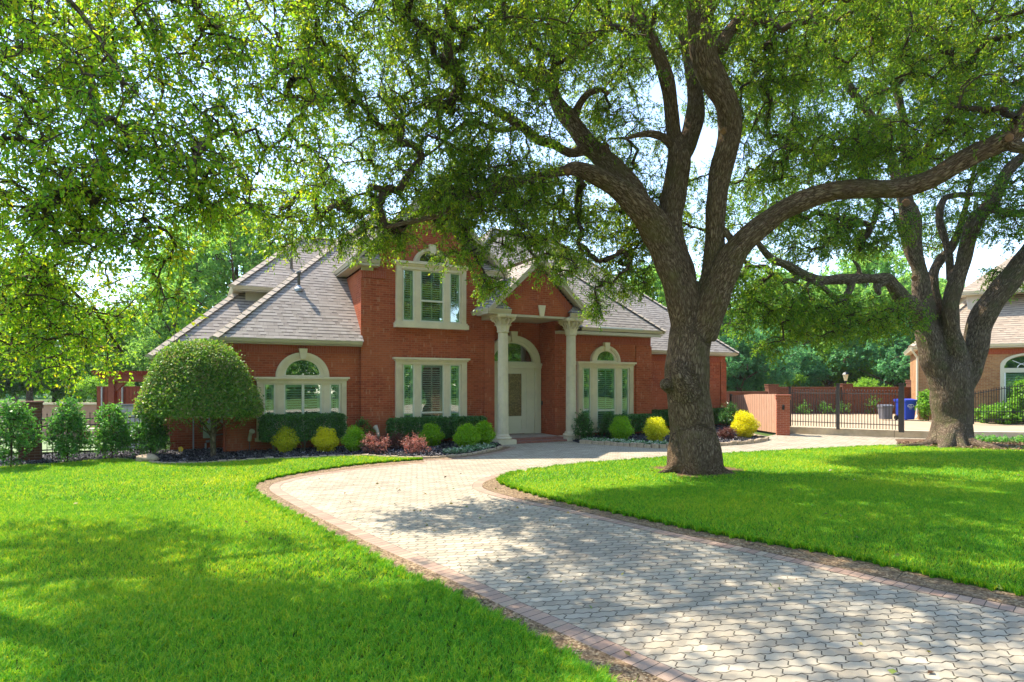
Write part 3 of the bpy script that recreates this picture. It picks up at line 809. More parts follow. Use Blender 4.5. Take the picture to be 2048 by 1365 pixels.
def column(u, v):
    c = empty('column', (u, v, 0)); c.parent = house
    sh = MB()
    prof = [(.196 * (1 - .10 * ((z - .34) / 3.7) ** 1.6), z) for z in np.linspace(.34, 4.0, 14)]
    sh.lathe(prof, n=120, rad=lambda a: 1 - .055 * max(0.0, math.cos(a * 20)) ** .6)
    smooth_angle(sh.build('shaft', M['stone_column'], c, merge=True), 40)
    bs = MB(); bs.box(-.36, .36, -.36, .36, -.12, .16)
    pr = [(.30, .16)] + [(.27 + .045 * math.cos(t), .21 + .05 * math.sin(t)) for t in np.linspace(-1.4, 1.4, 8)] + [(.245, .265), (.235, .28)] + [(.225 + .022 * math.cos(t), .30 + .022 * math.sin(t)) for t in np.linspace(-1.2, 1.4, 6)] + [(.205, .345)]
    bs.lathe(pr, n=40); smooth_angle(bs.build('column_base', M['stone_column'], c, merge=True), 40)
    cp = MB()
    cp.lathe([(.195, 3.97)] + [(.195 + .028 * math.cos(t), 4.0 + .022 * math.sin(t)) for t in np.linspace(-1.3, 1.3, 6)] + [(.19, 4.03), (.195, 4.2), (.22, 4.4), (.27, 4.5)], n=32)
    # abacus with hollow sides
    ab = []
    for k in range(4):
        a0 = PI / 4 + k * PI / 2
        ab.append((.50 * math.cos(a0 - .09), .50 * math.sin(a0 - .09))); ab.append((.50 * math.cos(a0 + .09), .50 * math.sin(a0 + .09)))
        for t in (.28, .5, .72):
            a1 = a0 + t * PI / 2; rr = .36 if t == .5 else .39
            ab.append((rr * math.cos(a1), rr * math.sin(a1)))
    cp.prism([(x, y) for x, y in ab], 'z', 4.53, 4.60); cp.prism([(x * .93, y * .93) for x, y in ab], 'z', 4.49, 4.53)
    for tier, (n, z0, hh, r0, off) in enumerate(((8, 4.02, .23, .20, 0), (8, 4.14, .30, .21, PI / 8))):
        for k in range(n):
            a = off + k * 2 * PI / n; ca, sa = math.cos(a), math.sin(a)
            prof = [(r0, 0, .075), (r0 + .02, .35, .085), (r0 + .035, .7, .08), (r0 + .075, .95, .06), (r0 + .115, 1.0, .045), (r0 + .125, .9, .02)]
            for (ra, ta, wa), (rb, tb, wb) in zip(prof, prof[1:]):
                for sg in (-1, 1):
                    q = []
                    for rr, tt, ww in ((ra, ta, 0), (ra, ta, wa * sg), (rb, tb, wb * sg), (rb, tb, 0)):
                        x, y = rr - (abs(ww) * .45), ww
                        q.append((x * ca - y * sa, x * sa + y * ca, z0 + hh * tt))
                    q[0] = ((ra + .012) * ca, (ra + .012) * sa, z0 + hh * ta); q[3] = ((rb + .012) * ca, (rb + .012) * sa, z0 + hh * tb)
                    cp.face(q if sg > 0 else q[::-1])
    for k in range(4):                                   # corner volutes and the flower between
        a = PI / 4 + k * PI / 2; ca, sa = math.cos(a), math.sin(a)
        P = []; rs = []
        for i in range(15):
            t = i / 14; ang = -.6 + t * 5.2; rr = .085 * (1 - t * .72)
            x = .40 + rr * math.cos(ang + 1.2); z = 4.43 + rr * math.sin(ang + 1.2)
            P.append((x * ca, x * sa, z)); rs.append(.034 * (1 - .4 * t))
        P = [(.24 * ca, .24 * sa, 4.24), (.31 * ca, .31 * sa, 4.36)] + P; rs = [.02, .028] + rs
        cp.tube(P, rs, 7)
        a = k * PI / 2; ca, sa = math.cos(a), math.sin(a); cp.lathe([(.02, -.05), (.055, -.03), (.06, .02), (.02, .05)], (.36 * ca, .36 * sa, 4.55), 8)
        for sg in (-1, 1):
            P = [((.25) * math.cos(a + sg * .1), .25 * math.sin(a + sg * .1), 4.28)] + [((.30 + .045 * math.cos(t)) * math.cos(a + sg * (.20 - .1 * math.sin(t))), (.30 + .045 * math.cos(t)) * math.sin(a + sg * (.20 - .1 * math.sin(t))), 4.42 + .05 * math.sin(t)) for t in np.linspace(-1, 4, 8)]
            cp.tube(P, [.018] * len(P), 6)
    smooth_angle(cp.build('capital', M['stone_column'], c), 50)
    return c
column(0, 0); column(2.90, 0.02)
m = MB(); m.box(.18, 2.58, .02, 1.9, -.1, .15); m.build('porch_floor', M['slab'], house)
m = MB(); m.box(.37, 2.53, -.28, .06, -.1, .065); m.box(.36, 2.54, -.012, .3, .065, .152); m.build('step', M['paver_brick'], house)

# ---- windows
def arc(c, z, r, n=20, a0=0.0, a1=PI): return [(c + r * math.cos(a0 + (a1 - a0) * k / n), z + r * math.sin(a0 + (a1 - a0) * k / n)) for k in range(n + 1)]

def ring(mb, c, z, ro, ri, v0, v1, n=22, sq=1.0):
    A, B = arc(c, 0, ro, n), arc(c, 0, ri, n)
    A = [(x, z + y * sq) for x, y in A]; B = [(x, z + y * sq) for x, y in B]
    for i in range(n):
        q = [A[i], A[i + 1], B[i + 1], B[i]]
        mb.face([(x, v0, y) for x, y in q])
        mb.face([(A[i + 1][0], v0, A[i + 1][1]), (A[i][0], v0, A[i][1]), (A[i][0], v1, A[i][1]), (A[i + 1][0], v1, A[i + 1][1])])
        mb.face([(B[i][0], v0, B[i][1]), (B[i + 1][0], v0, B[i + 1][1]), (B[i + 1][0], v1, B[i + 1][1]), (B[i][0], v1, B[i][1])])

def bar(mb, x0, x1, z0, z1, v0, v1): mb.box(x0, x1, v0, v1, z0, z1)

def triple(uc, v, zb, zc, ztop, pil, side, cen, meet=None, arch=None, vmull=False, sill=None, flute=True):
    """stone window surround: two fluted piers, two mullions, cornice, optional arch light; louvred shutters behind glass"""
    st = MB(); y0 = v - .15
    for sg in (-1, 1):
        a, b = sorted((uc + sg * pil[0], uc + sg * pil[1])); st.box(a, b, y0, v, zb, zc)
        if flute:
            w = (b - a); 
            for k in range(4): st.box(a + w * (.1 + .23 * k), a + w * (.1 + .23 * k) + w * .11, y0 - .016, y0, zb + .12, zc - .1)
        a, b = sorted((uc + sg * side[1], uc + sg * cen)); st.box(a, b, y0 + .03, v, zb, zc); st.box(a + .05, b - .05, y0 + .015, y0 + .03, zb + .12, zc - .12)
        a, b = sorted((uc + sg * pil[1], uc + sg * side[0]))
        if b - a > .01: st.box(a, b, y0 + .06, v, zb, zc)
    W = pil[0]; hh = ztop - zc
    st.box(uc - W, uc + W, y0 - .01, v, zc, zc + hh * .45); st.box(uc - W - .04, uc + W + .04, y0 - .05, v, zc + hh * .45, zc + hh * .7); st.box(uc - W - .09, uc + W + .09, y0 - .10, v, zc + hh * .7, ztop)
    if sill: st.box(uc - W - .07, uc + W + .07, y0 - .09, v, sill[0], sill[1]); st.box(uc - W - .03, uc + W + .03, y0 - .05, v, sill[1], zb)
    else: st.box(uc - W - .05, uc + W + .05, y0 - .05, v, zb - .1, zb)
    if arch:
        ro, ri, sq = arch; ring(st, uc, ztop, ro, ri + .10, v - .13, v, sq=sq); ring(st, uc, ztop, ro - .04, ro - .10, v - .155, v - .13, sq=sq); ring(st, uc, ztop, ri + .10, ri, v - .10, v, sq=sq)
        st.box(uc - ri, uc + ri, v - .10, v, ztop, ztop + .06)
    o = st.build('window', M['stone'], house)
    if arch:
        kz = ztop + arch[0] * arch[2]; kk = MB(); kk.prism([(uc - .13, kz + .12), (uc + .13, kz + .12), (uc + .085, kz - .22), (uc - .085, kz - .22)], 'y', v - .21, v - .05); kk.build('keystone', M['stone'], o)
    fr = MB(); gl = MB(); sh = MB(); ins = MB(); z0 = zb; z1 = zc; yf = v - .115
    opens = [(uc - side[0], uc - side[1], False), (uc - cen, uc + cen, True), (uc + side[1], uc + side[0], False)]
    ins.face([(uc - pil[0], v - .012, zb), (uc + pil[0], v - .012, zb), (uc + pil[0], v - .012, zc), (uc - pil[0], v - .012, zc)])  # flat dark sheet in place of the shaded room
    for x0, x1, big in opens:
        f = .042
        fr.box(x0, x0 + f, yf, v - .02, z0, z1); fr.box(x1 - f, x1, yf, v - .02, z0, z1); fr.box(x0 + f, x1 - f, yf, v - .02, z1 - f, z1); fr.box(x0 + f, x1 - f, yf, v - .02, z0, z0 + f * 1.3)
        if big and meet: fr.box(x0 + f, x1 - f, yf - .012, v - .03, meet - .03, meet + .03)
        if big and vmull: fr.box(uc - .04, uc + .04, yf - .012, v - .03, z0 + f * 1.3, z1 - f)
        gl.face([(x0 + f, v - .088, z0), (x1 - f, v - .088, z0), (x1 - f, v - .088, z1), (x0 + f, v - .088, z1)])
        # shutters: stiles, rails, louvres
        xa, xb = x0 + f, x1 - f; sw = .06; ys0, ys1 = v - .062, v - .035
        cuts = [xa, xb] if not big else [xa, uc, xb]
        for ca, cb in zip(cuts, cuts[1:]):
            sh.box(ca, ca + (sw if not big or ca == xa else .025), ys0, ys1, z0, z1); sh.box(cb - (sw * 1.5 if cb == xb else .025), cb, ys0, ys1, z0, z1)
            for zr in (z0 + .05, z1 - .12) + ((meet - .04,) if meet and not big else ()): sh.box(ca + .025, cb - .025, ys0 + .002, ys1 - .002, zr, zr + .09)
            zz = z0 + .16
            while zz < z1 - .16:
                sh.face([(ca + .03, ys0 - .004, zz), (cb - .03, ys0 - .004, zz), (cb - .03, ys1 + .006, zz + .036), (ca + .03, ys1 + .006, zz + .036)])
                zz += .078
        sh.box((xa + xb) / 2 - .008, (xa + xb) / 2 + .008, ys0 - .014, ys0 - .005, z0 + .1, z1 - .12)
    if arch:
        A = [(x, ztop + y * sq) for x, y in arc(uc, 0, ri, 20)]
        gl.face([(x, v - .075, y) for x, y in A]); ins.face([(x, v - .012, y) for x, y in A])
        fr2 = MB(); ring(fr, uc, ztop + .06, ri, ri - .045, v - .09, v - .02, sq=sq)
    fr.build('frame', M['frame'], o); gl.build('pane', M['glass'], o); sh.build('shutter', M['shutter'], o); ins.build('painted_dark_interior', M['inside'], o)
    return o
triple(-2.315, 1.1, 4.32, 6.14, 6.40, (1.30, 1.12), (1.08, .66), .44, meet=5.07, arch=(.67, .50, .80), sill=(4.10, 4.26))
triple(-2.31, 1.1, .42, 2.84, 3.06, (1.32, 1.12), (1.07, .66), .44, meet=1.13)
triple(-6.66, 1.25, .45, 2.16, 2.37, (1.38, 1.21), (1.18, .84), .58, meet=None, arch=(.83, .57, .96), vmull=True)
triple(4.96, .69, .30, 2.79, 3.02, (1.36, 1.18), (1.14, .76), .46, meet=1.07, arch=(.72, .47, .92))

# ---- front door in its arched stone surround
UD = 1.35; VD = 1.9
st = MB()
for sg in (-1, 1):
    a, b = sorted((UD + sg * 1.24, UD + sg * .98)); st.box(a, b, VD - .16, VD, .15, 2.76)
    for k in range(4): st.box(a + .03 + k * .06, a + .055 + k * .06, VD - .178, VD - .16, .3, 2.66)
    a, b = sorted((UD + sg * .98, UD + sg * .56)); st.box(a, b, VD - .06, VD, .15, 2.76); st.box(a + .06, b - .06, VD - .075, VD - .06, .35, 2.6)
st.box(UD - 1.27, UD + 1.27, VD - .19, VD, 2.76, 2.86); st.box(UD - 1.32, UD + 1.32, VD - .24, VD, 2.86, 2.96)
ring(st, UD, 2.96, 1.22, 1.0, VD - .16, VD, 26, sq=.89); ring(st, UD, 2.96, 1.0, .88, VD - .11, VD, 26, sq=.89); ring(st, UD, 2.96, 1.18, 1.10, VD - .185, VD - .16, 26, sq=.89); st.box(UD - .9, UD + .9, VD - .11, VD, 2.96, 3.02)
st.prism([(UD - .15, 4.2), (UD + .15, 4.2), (UD + .1, 3.80), (UD - .1, 3.80)], 'y', VD - .23, VD - .06)
dr = st.build('door_surround', M['door'], house)
g = MB(); A = [(x, 2.96 + y * .89) for x, y in arc(UD, 0, .88, 22)]; g.face([(x, VD - .06, y) for x, y in A]); g.build('pane', M['glass'], dr)
g = MB(); g.face([(x, VD - .012, y) for x, y in A]); g.build('painted_dark_interior', M['inside'], dr)
d = MB(); xl, xr = UD - .56, UD + .56
d.box(xl, xl + .17, VD - .085, VD - .03, .17, 2.66); d.box(xr - .17, xr, VD - .085, VD - .03, .17, 2.66); d.box(xl + .17, xr - .17, VD - .085, VD - .03, 2.54, 2.66); d.box(xl + .17, xr - .17, VD - .085, VD - .03, .17, .34); d.box(xl + .17, xr - .17, VD - .085, VD - .03, .72, .86); d.box(xl + .17, xr - .17, VD - .06, VD - .03, .34, .72)
d.box(xl + .23, xr - .23, VD - .075, VD - .06, .40, .66); d.box(xl - .06, xr + .06, VD - .11, VD - .06, 2.66, 2.755)
do = d.build('door', M['door'], house)
g = MB(); g.face([(xl + .17, VD - .06, .86), (xr - .17, VD - .06, .86), (xr - .17, VD - .06, 2.54), (xl + .17, VD - .06, 2.54)]); g.build('leaded_glass', M['door_glass'], do)
hd = MB(); hx = xl + .085; hd.box(hx - .03, hx + .03, VD - .10, VD - .085, 1.05, 1.42); hd.tube([(hx, VD - .10, 1.08), (hx, VD - .17, 1.12), (hx, VD - .175, 1.30), (hx, VD - .10, 1.36)], .014, 7); hd.lathe([(.0, 0), (.035, 0), (.035, .02), (.0, .02)], (hx, VD - .105, 1.46), 10)
hd.build('handle', M['gold'], do); MB().tube([(hx, VD - .09, 1.78), (hx, VD - .12, 1.78)], .032, 10).build('deadbolt', M['gold'], do)
m = MB(); m.box(2.575, 2.60, 1.62, 1.70, 1.28, 1.45); m.build('doorbell', M['black'], house)
# door mat and downspouts
m = MB(); m.tube([(7.95, 2.28, 3.56), (7.98, 2.30, 3.42), (7.92, 2.50, 3.22), (7.90, 2.545, 3.10), (7.90, 2.545, .1)], .045, 8); m.build('downspout', M['frame'], house)
m = MB(); m.tube([(-9.12, .98, 3.45), (-9.05, 1.10, 3.30), (-8.95, 1.19, 3.18), (-8.95, 1.19, .05)], .04, 8); m.build('downspout', M['brick_soldier'], house)
# ---------------------------------------------------------------- ground, drive, lawns, beds
def gl(pts, z=0.0): return [gp(x, y, z) for x, y in pts]
def even(pts, n):
    q = smooth_line(pts, .12); s = np.concatenate([[0], np.cumsum(np.linalg.norm(np.diff(q, axis=0), axis=1))])
    t = np.linspace(0, s[-1], n); return np.c_[np.interp(t, s, q[:, 0]), np.interp(t, s, q[:, 1])]
L_out = even(gl([(2250, 1960), (1500, 1530), (1213, 1365), (1050, 1271), (954, 1221), (876, 1178), (819, 1158), (759, 1125), (700, 1093), (660, 1075), (592, 1036), (546, 1012), (510, 990), (501, 978), (514, 967), (556, 956), (610, 946), (699, 933), (770, 926), (844, 920.5)]), 160)
L_in = even(gl([(2700, 1990), (1700, 1532), (1334, 1365), (1050, 1235), (983, 1203), (912, 1166), (834, 1130), (752, 1093), (663, 1049), (592, 1013), (552, 990), (538, 979), (545, 969), (567, 962), (610, 952), (699, 939), (775, 931), (850, 924.5)]), 160)
R_in = even(gl([(1040, 945), (1005, 952), (975, 962), (965, 971), (976, 981), (1050, 1001), (1157, 1023), (1334, 1063), (1476, 1093), (1648, 1130), (1861, 1178), (2048, 1217), (2500, 1312), (3300, 1480)]), 160)
R_out = even(gl([(1055, 943), (1025, 949.5), (1008, 956), (1001, 962), (1010, 971), (1050, 985), (1121, 1004), (1228, 1027), (1334, 1050), (1441, 1072), (1547, 1091), (1648, 1108), (1790, 1138), (1932, 1170), (2048, 1193), (2500, 1284), (3300, 1446)]), 160)
sheet('ground', [(-160, -60), (160, -60), (160, 260), (-160, 260)], -.06, M['ground'])
sheet('driveway', [(-8, -6), (26, -6), (26, 26.3), (12, 26.3), (10, 24.0), (-1.2, 21.9), (-8, 18.5)], 0.0, M['paver'])
strip('aggregate_border', L_out, L_in, .008, M['aggregate'])
strip('soldier_border', L_in, offset_line(L_in, -.215), .004, M['soldier'])
strip('aggregate_border', R_out, R_in, .008, M['aggregate'])
strip('soldier_border', R_in, offset_line(R_in, -.215), .004, M['soldier'])

bedL = gl([(-260, 962), (23, 935), (117, 929), (234, 920), (300, 927), (343, 930), (453, 926), (526, 921), (636, 917), (720, 914), (790, 917), (844, 918), (908, 914), (961, 906.5), (998, 898), (1003, 894)])
bedL_edge = smooth_line(bedL, .2)
lawnL = [tuple(p) for p in L_out] + [tuple(p) for p in bedL_edge[::-1] if p[0] < gp(844, 918)[0]] + [(-30, 14), (-30, -6), (3.0, -6)]
sheet('lawn', lawnL, .022, M['lawn_base'], thick=.06)
backR = gl([(1055, 943), (1157, 930), (1334, 917), (1441, 910), (1648, 899), (1780, 893.5), (1900, 895), (2048, 897), (2300, 898), (2600, 900), (3000, 905)])
lawnR = [tuple(p) for p in R_out[6:]] + [tuple(p) for p in smooth_line(backR, .3)[::-1]]
sheet('lawn', lawnR, .022, M['lawn_base'], thick=.06)
bedL_poly = [tuple(p) for p in bedL_edge] + [h2w(.2, 1.2)[:2], h2w(-4.7, 1.3)[:2], h2w(-8.8, 1.3)[:2], h2w(-8.8, 2.6)[:2], h2w(-10.5, 2.7)[:2], (-12.2, 18.6), (-14, 17.6), (-22, 14.5)]
sheet('mulch_bed', bedL_poly, .045, M['mulch'], thick=.08)
bedR_edge = smooth_line(gl([(1160, 887), (1200, 889.5), (1238, 892), (1280, 895), (1334, 896.5), (1437, 892), (1495, 888), (1526, 883), (1534, 880.5), (1526, 877), (1500, 873)]), .2)
bedR_poly = [tuple(p) for p in bedR_edge] + [h2w(13.85, .9)[:2], h2w(13.85, 2.7)[:2], h2w(7.4, 2.7)[:2], h2w(7.3, .75)[:2], h2w(2.7, .75)[:2], h2w(2.9, .3)[:2]]
sheet('mulch_bed', bedR_poly, .045, M['mulch'], thick=.08)
# brown aggregate kerb beside the porch end of the left bed
q = np.array([p for p in bedL_edge if p[0] > gp(830, 918)[0]])
strip('aggregate_border', q, offset_line(q, -.30), .010, M['aggregate']); strip('soldier_border', offset_line(q, -.30), offset_line(q, -.50), .006, M['soldier'])
# raised alley behind the low kerb wall
curb = gl([(1576, 866.5), (1680, 870.5), (1788, 874.6), (1860, 877), (2048, 879), (2500, 880)])
sheet('alley', curb + [(70, 26), (70, 80), (10.0, 80), (11.3, 27.5)], .27, M['alley'])
cw = MB()
for (a, b) in zip(curb, curb[1:]):
    a, b = Vector((*a, 0)), Vector((*b, 0)); d = (b - a).normalized(); n = Vector((d.y, -d.x, 0)) * .16
    cw.face([a + n, b + n, b + n + Vector((0, 0, .284)), a + n + Vector((0, 0, .284))], [(0, 0), ((b - a).length, 0), ((b - a).length, .3), (0, .3)])
    cw.face([a + n + Vector((0, 0, .284)), b + n + Vector((0, 0, .284)), b - n + Vector((0, 0, .284)), a - n + Vector((0, 0, .284))])
a, b = Vector((*curb[0], 0)), Vector((*curb[1], 0)); d = (b - a).normalized(); n = Vector((d.y, -d.x, 0)) * .16; u = Vector((0, 0, .284)); cw.face([a - n, a + n, a + n + u, a - n + u])
tag(cw.build('kerb_wall', M['concrete']), 'low tan concrete kerb wall under the black iron gate', 'low wall')
litter = [(16.2 + 2.6 * math.cos(t) * (1 + .12 * math.sin(3 * t)), 20.6 + 1.35 * math.sin(t) * (1 + .1 * math.cos(4 * t))) for t in np.linspace(0, 2 * PI, 40, endpoint=False)]
sheet('bare_soil', litter, .030, M['leaf_litter'])
sheet('bare_soil', gl([(1790, 880), (1860, 880), (1950, 880), (2300, 883), (2300, 893), (2048, 891), (1950, 889), (1850, 892), (1795, 886)]), .026, M['leaf_litter'])
sheet('play_court', [(-30, 17.6), (-14.6, 18.9), (-12.5, 20), (-12.5, 23.9), (-30, 23.9)], .0, M['court'])

# mulch chips, grass
def chips(name, poly, n, z, mat, size, rng):
    P = np.array(poly); lo, hi = P.min(0), P.max(0); c = []
    while sum(map(len, c)) < n:
        q = rng.uniform(lo, hi, (n * 2, 2)); c.append(q[in_poly(q, poly)])
    q = np.vstack(c)[:n]; p = np.c_[q, z + rng.random(n) * .035]
    ax = norm(rng.normal(size=(n, 3)) * (1, 1, .35)); nr = norm(np.array([0, 0, 1.0]) + rng.normal(size=(n, 3)) * .6); s = rng.uniform(.5, 1.5, n)
    return tag(link(name, leaves_mesh(name, p, ax, nr, size * s, size * .55 * s, rng.random(n)), mat), kind='stuff')
M['chip'] = leaf_mat('mulch_chips', [(.015, .013, .015), (.04, .036, .04), (.10, .09, .095), (.26, .235, .24)], .02, None, .7, .3)
rg = np.random.default_rng(3)
chips('mulch', bedL_poly, 42000, .048, M['chip'], .055, rg); chips('mulch', bedR_poly, 22000, .048, M['chip'], .055, rg)
M['litter'] = leaf_mat('dead_leaves', [(.10, .05, .025), (.22, .12, .06), (.36, .25, .15), (.30, .22, .08)], .1)
chips('leaf_litter', litter, 5200, .032, M['litter'], .08, rg)

drv = gl([(1250, 1330), (900, 1130), (620, 1000), (640, 960), (950, 940), (1000, 985), (1300, 1075), (2000, 1240), (1900, 1360)])
M['fallen'] = leaf_mat('fallen_leaves', [(.10, .05, .025), (.20, .30, .04), (.40, .30, .06), (.28, .18, .08)], .2)
chips('leaf_litter', drv, 110, .004, M['fallen'], .055, rg)
chips('leaf_litter', lawnR, 90, .05, M['fallen'], .07, rg); chips('leaf_litter', lawnL, 140, .05, M['fallen'], .06, rg)
oakb = gp(1393, 943)
def near_oak(q): d = q - np.array(oakb); a = np.arctan2(d[:, 1], d[:, 0]); return np.hypot(d[:, 0], d[:, 1]) / (1 + .13 * np.sin(3 * a + 1) + .10 * np.sin(5 * a) + .07 * np.sin(9 * a + 2))
sheet('bare_soil', [(oakb[0] + 1.05 * math.cos(t) * (1 + .13 * math.sin(3 * t + 1) + .10 * math.sin(5 * t)), oakb[1] + 1.05 * math.sin(t) * (1 + .13 * math.sin(3 * t + 1) + .10 * math.sin(5 * t))) for t in np.linspace(0, 2 * PI, 48, endpoint=False)], .027, M['leaf_litter'])
def grass(name, poly, rng, bands):
    """three-cornered or bent blades; bands = (d_near, d_far, count, height, width, bent)"""
    Vs = []; Ls = []; Ts = []; Rs = []; off = 0
    P = np.array(poly)
    for d0, d1, n, h, w, bent in bands:
        lo = np.array([max(P[:, 0].min(), -d1 * 1.16 - 2.4), max(P[:, 1].min(), d0)]); hi = np.array([min(P[:, 0].max(), d1 * 1.16 + 2.4), min(P[:, 1].max(), d1)])
        if hi[1] <= lo[1] or hi[0] <= lo[0]: continue
        q = rng.uniform(lo, hi, (n, 2)); q = q[in_poly(q, poly) & (np.abs(q[:, 0]) < q[:, 1] * 1.13 + 2.4)]
        q = q[near_oak(q) > .84 + .2 * rng.random(len(q))]; k = len(q)
        if not k: continue
        # random tufts: a tenth of the points draw their neighbours in
        cell = np.floor(q / .085).astype(np.int64); hsh = (cell[:, 0] * 73856093 ^ cell[:, 1] * 19349663) & 0xffff; hr = (hsh * 2654435761 % 65536) / 65536.0; hr2 = (hsh * 40503 % 65521) / 65521.0
        ctr = (cell + np.c_[hr, hr2]) * .085; q = q + (ctr - q) * (.55 * (hr2 > .35))[:, None] * rng.random((k, 1))
        big = np.floor(q / .6).astype(np.int64); hb = (((big[:, 0] * 92837111 ^ big[:, 1] * 689287499) & 0xffff) * 48271 % 65521) / 65521.0
        soft = .5 + .5 * np.sin(q[:, 0] * .83 + 1.7 * np.sin(q[:, 1] * .61 + 1)) * np.sin(q[:, 1] * 1.13 + 1.3 * np.sin(q[:, 0] * .47 + 2))
        pat = np.clip(.1 * hb + .35 * hr + .15 + .4 * soft ** 1.5, 0, 1)
        hh = h * rng.uniform(.55, 1.25, k) * (.8 + .4 * pat); ang = rng.random(k) * 2 * PI; lean = rng.uniform(.2, 1.5, k) * hh
        b = np.c_[q, np.full(k, .02)]; sd = np.c_[np.cos(ang), np.sin(ang), np.zeros(k)] * (w * rng.uniform(.6, 1.3, k))[:, None] * .5
        la = ang + PI / 2 + rng.normal(size=k) * .5; ld = np.c_[np.cos(la), np.sin(la), np.zeros(k)]
        tip = b + ld * lean[:, None] + np.c_[np.zeros((k, 2)), hh]
        rnd = np.clip(rng.random(k) * .62 + pat * .38, 0, 1)
        if bent:
            mid = b + ld * (lean * .28)[:, None] + np.c_[np.zeros((k, 2)), hh * .62]
            V = np.stack([b - sd, b + sd, mid + sd * .8, mid - sd * .8, tip], 1); i = np.arange(k)[:, None] * 5 + off
            Ls.append(np.hstack([i, i + 1, i + 2, i + 3, i + 3, i + 2, i + 4]).ravel()); Ts.append(np.tile([4, 3], k)); nv = 5
        else:
            V = np.stack([b - sd, b + sd, tip], 1); i = np.arange(k)[:, None] * 3 + off
            Ls.append(np.hstack([i, i + 1, i + 2]).ravel()); Ts.append(np.full(k, 3)); nv = 3
        Vs.append(V.reshape(-1, 3)); Rs.append(np.repeat(rnd, nv)); off += k * nv
    V = np.vstack(Vs); L = np.concatenate(Ls); T = np.concatenate(Ts); S = np.concatenate([[0], np.cumsum(T)[:-1]])
    return tag(link(name, np_mesh(name, V, L, S, T, {'rnd': np.concatenate(Rs)}), M['grass']), kind='stuff')
def grow_out(poly, w):
    P = np.array(poly); c = P.mean(0); return P
grass('grass', lawnL, rg, [(3.4, 6.5, 440000, .050, .0058, True), (6.5, 11.0, 430000, .048, .008, False), (11.0, 22, 400000, .05, .014, False)])
grass('grass', lawnR, rg, [(5, 9.0, 210000, .050, .0066, True), (9.0, 13.0, 350000, .048, .009, False), (13.0, 24, 400000, .05, .015, False)])
# longer fringe hanging over the edges of the lawns
def fringe(name, line, side, n, rng):
    t = rng.random(n) * (len(line) - 1.001); i = t.astype(int); f = (t - i)[:, None]; q = line[i] * (1 - f) + line[i + 1] * f
    tg = norm(line[i + 1] - line[i]); nr = np.c_[-tg[:, 1], tg[:, 0]] * side
    wv = .05 * np.sin(t * 2.1) + .04 * np.sin(t * 5.3)
    q = q - nr * (rng.random((n, 1)) * .10) + nr * (wv + .01)[:, None]
    d = q[:, 1]; w = np.clip(d * .0010, .004, .016)
    b = np.c_[q, np.full(n, .012)]; ang = rng.random(n) * 2 * PI; sd = np.c_[np.cos(ang), np.sin(ang), np.zeros(n)] * w[:, None] * .5
    ld = np.c_[nr * rng.uniform(-.2, 1.2, (n, 1)) + rng.normal(size=(n, 2)) * .4, np.zeros(n)]; hh = rng.uniform(.03, .085, n)
    tip = b + ld * (hh * .8)[:, None] + np.c_[np.zeros((n, 2)), hh]; mid = b + ld * (hh * .22)[:, None] + np.c_[np.zeros((n, 2)), hh * .62]
    V = np.stack([b - sd, b + sd, mid + sd * .8, mid - sd * .8, tip], 1); k = np.arange(n)[:, None] * 5
    L = np.hstack([k, k + 1, k + 2, k + 3, k + 3, k + 2, k + 4]).ravel(); T = np.tile([4, 3], n)
    return tag(link(name, np_mesh(name, V.reshape(-1, 3), L, np.concatenate([[0], np.cumsum(T)[:-1]]), T, {'rnd': np.repeat(rng.random(n) * .8, 5)}), M['grass']), kind='stuff')
fringe('grass', L_out[8:], -1, 26000, rg); fringe('grass', R_out[3:], -1, 26000, rg)
bk = smooth_line(backR, .3); fringe('grass', bk, 1, 9000, rg)

# stone edging of the beds: a row of chopped blocks, each a part
def edging(name, line, label, step=.30, w=.14, h=.12):
    root = empty(name, (line[0][0], line[0][1], 0), 0, label, 'edging'); rng = random.Random(5)
    s = np.concatenate([[0], np.cumsum(np.linalg.norm(np.diff(line, axis=0), axis=1))]); n = min(98, int(s[-1] / step)); tt = np.linspace(0, s[-1], n + 1)
    X = np.interp(tt, s, line[:, 0]); Y = np.interp(tt, s, line[:, 1])
    for i in range(n):
        dx, dy = X[i + 1] - X[i], Y[i + 1] - Y[i]; L = math.hypot(dx, dy); m = MB(); a = L * .5 - .008; hh = h * rng.uniform(.8, 1.15); b = .018
        ww = w * rng.uniform(.85, 1.1) / 2
        lo = [(-a, -ww, -.04), (a, -ww, -.04), (a, ww, -.04), (-a, ww, -.04)]; mi = [(x + rng.uniform(-.008, .008), y + rng.uniform(-.01, .01), hh - b) for x, y, z in lo]; hi = [(x * (1 - b / a), y * (1 - b / ww), hh + rng.uniform(-.006, .006)) for x, y, z in mi]
        for A_, B_ in ((lo, mi), (mi, hi)):
            for k in range(4): m.face([A_[k], A_[(k + 1) % 4], B_[(k + 1) % 4], B_[k]])
        m.face(hi); o = m.build('stone', M['edging'], root); o.location = ((X[i] + X[i + 1]) / 2 - line[0][0], (Y[i] + Y[i + 1]) / 2 - line[0][1], 0); o.rotation_euler = (0, 0, math.atan2(dy, dx))
eL = np.array([p for p in bedL_edge if p[0] > gp(300, 927)[0] - .1])
edging('stone_edging', eL, 'low chopped stone edging along the mulch bed left of the porch', .24, .12, .075)
edging('stone_edging', bedR_edge, 'curved chopped stone edging round the mulch bed right of the porch', .24, .15, .13)
eF = np.array([p for p in bedL_edge if gp(0, 936)[0] < p[0] < gp(300, 927)[0]])
edging('stone_edging', eF, 'thin stone edging in front of the shrubs by the iron fence', .3, .08, .045)
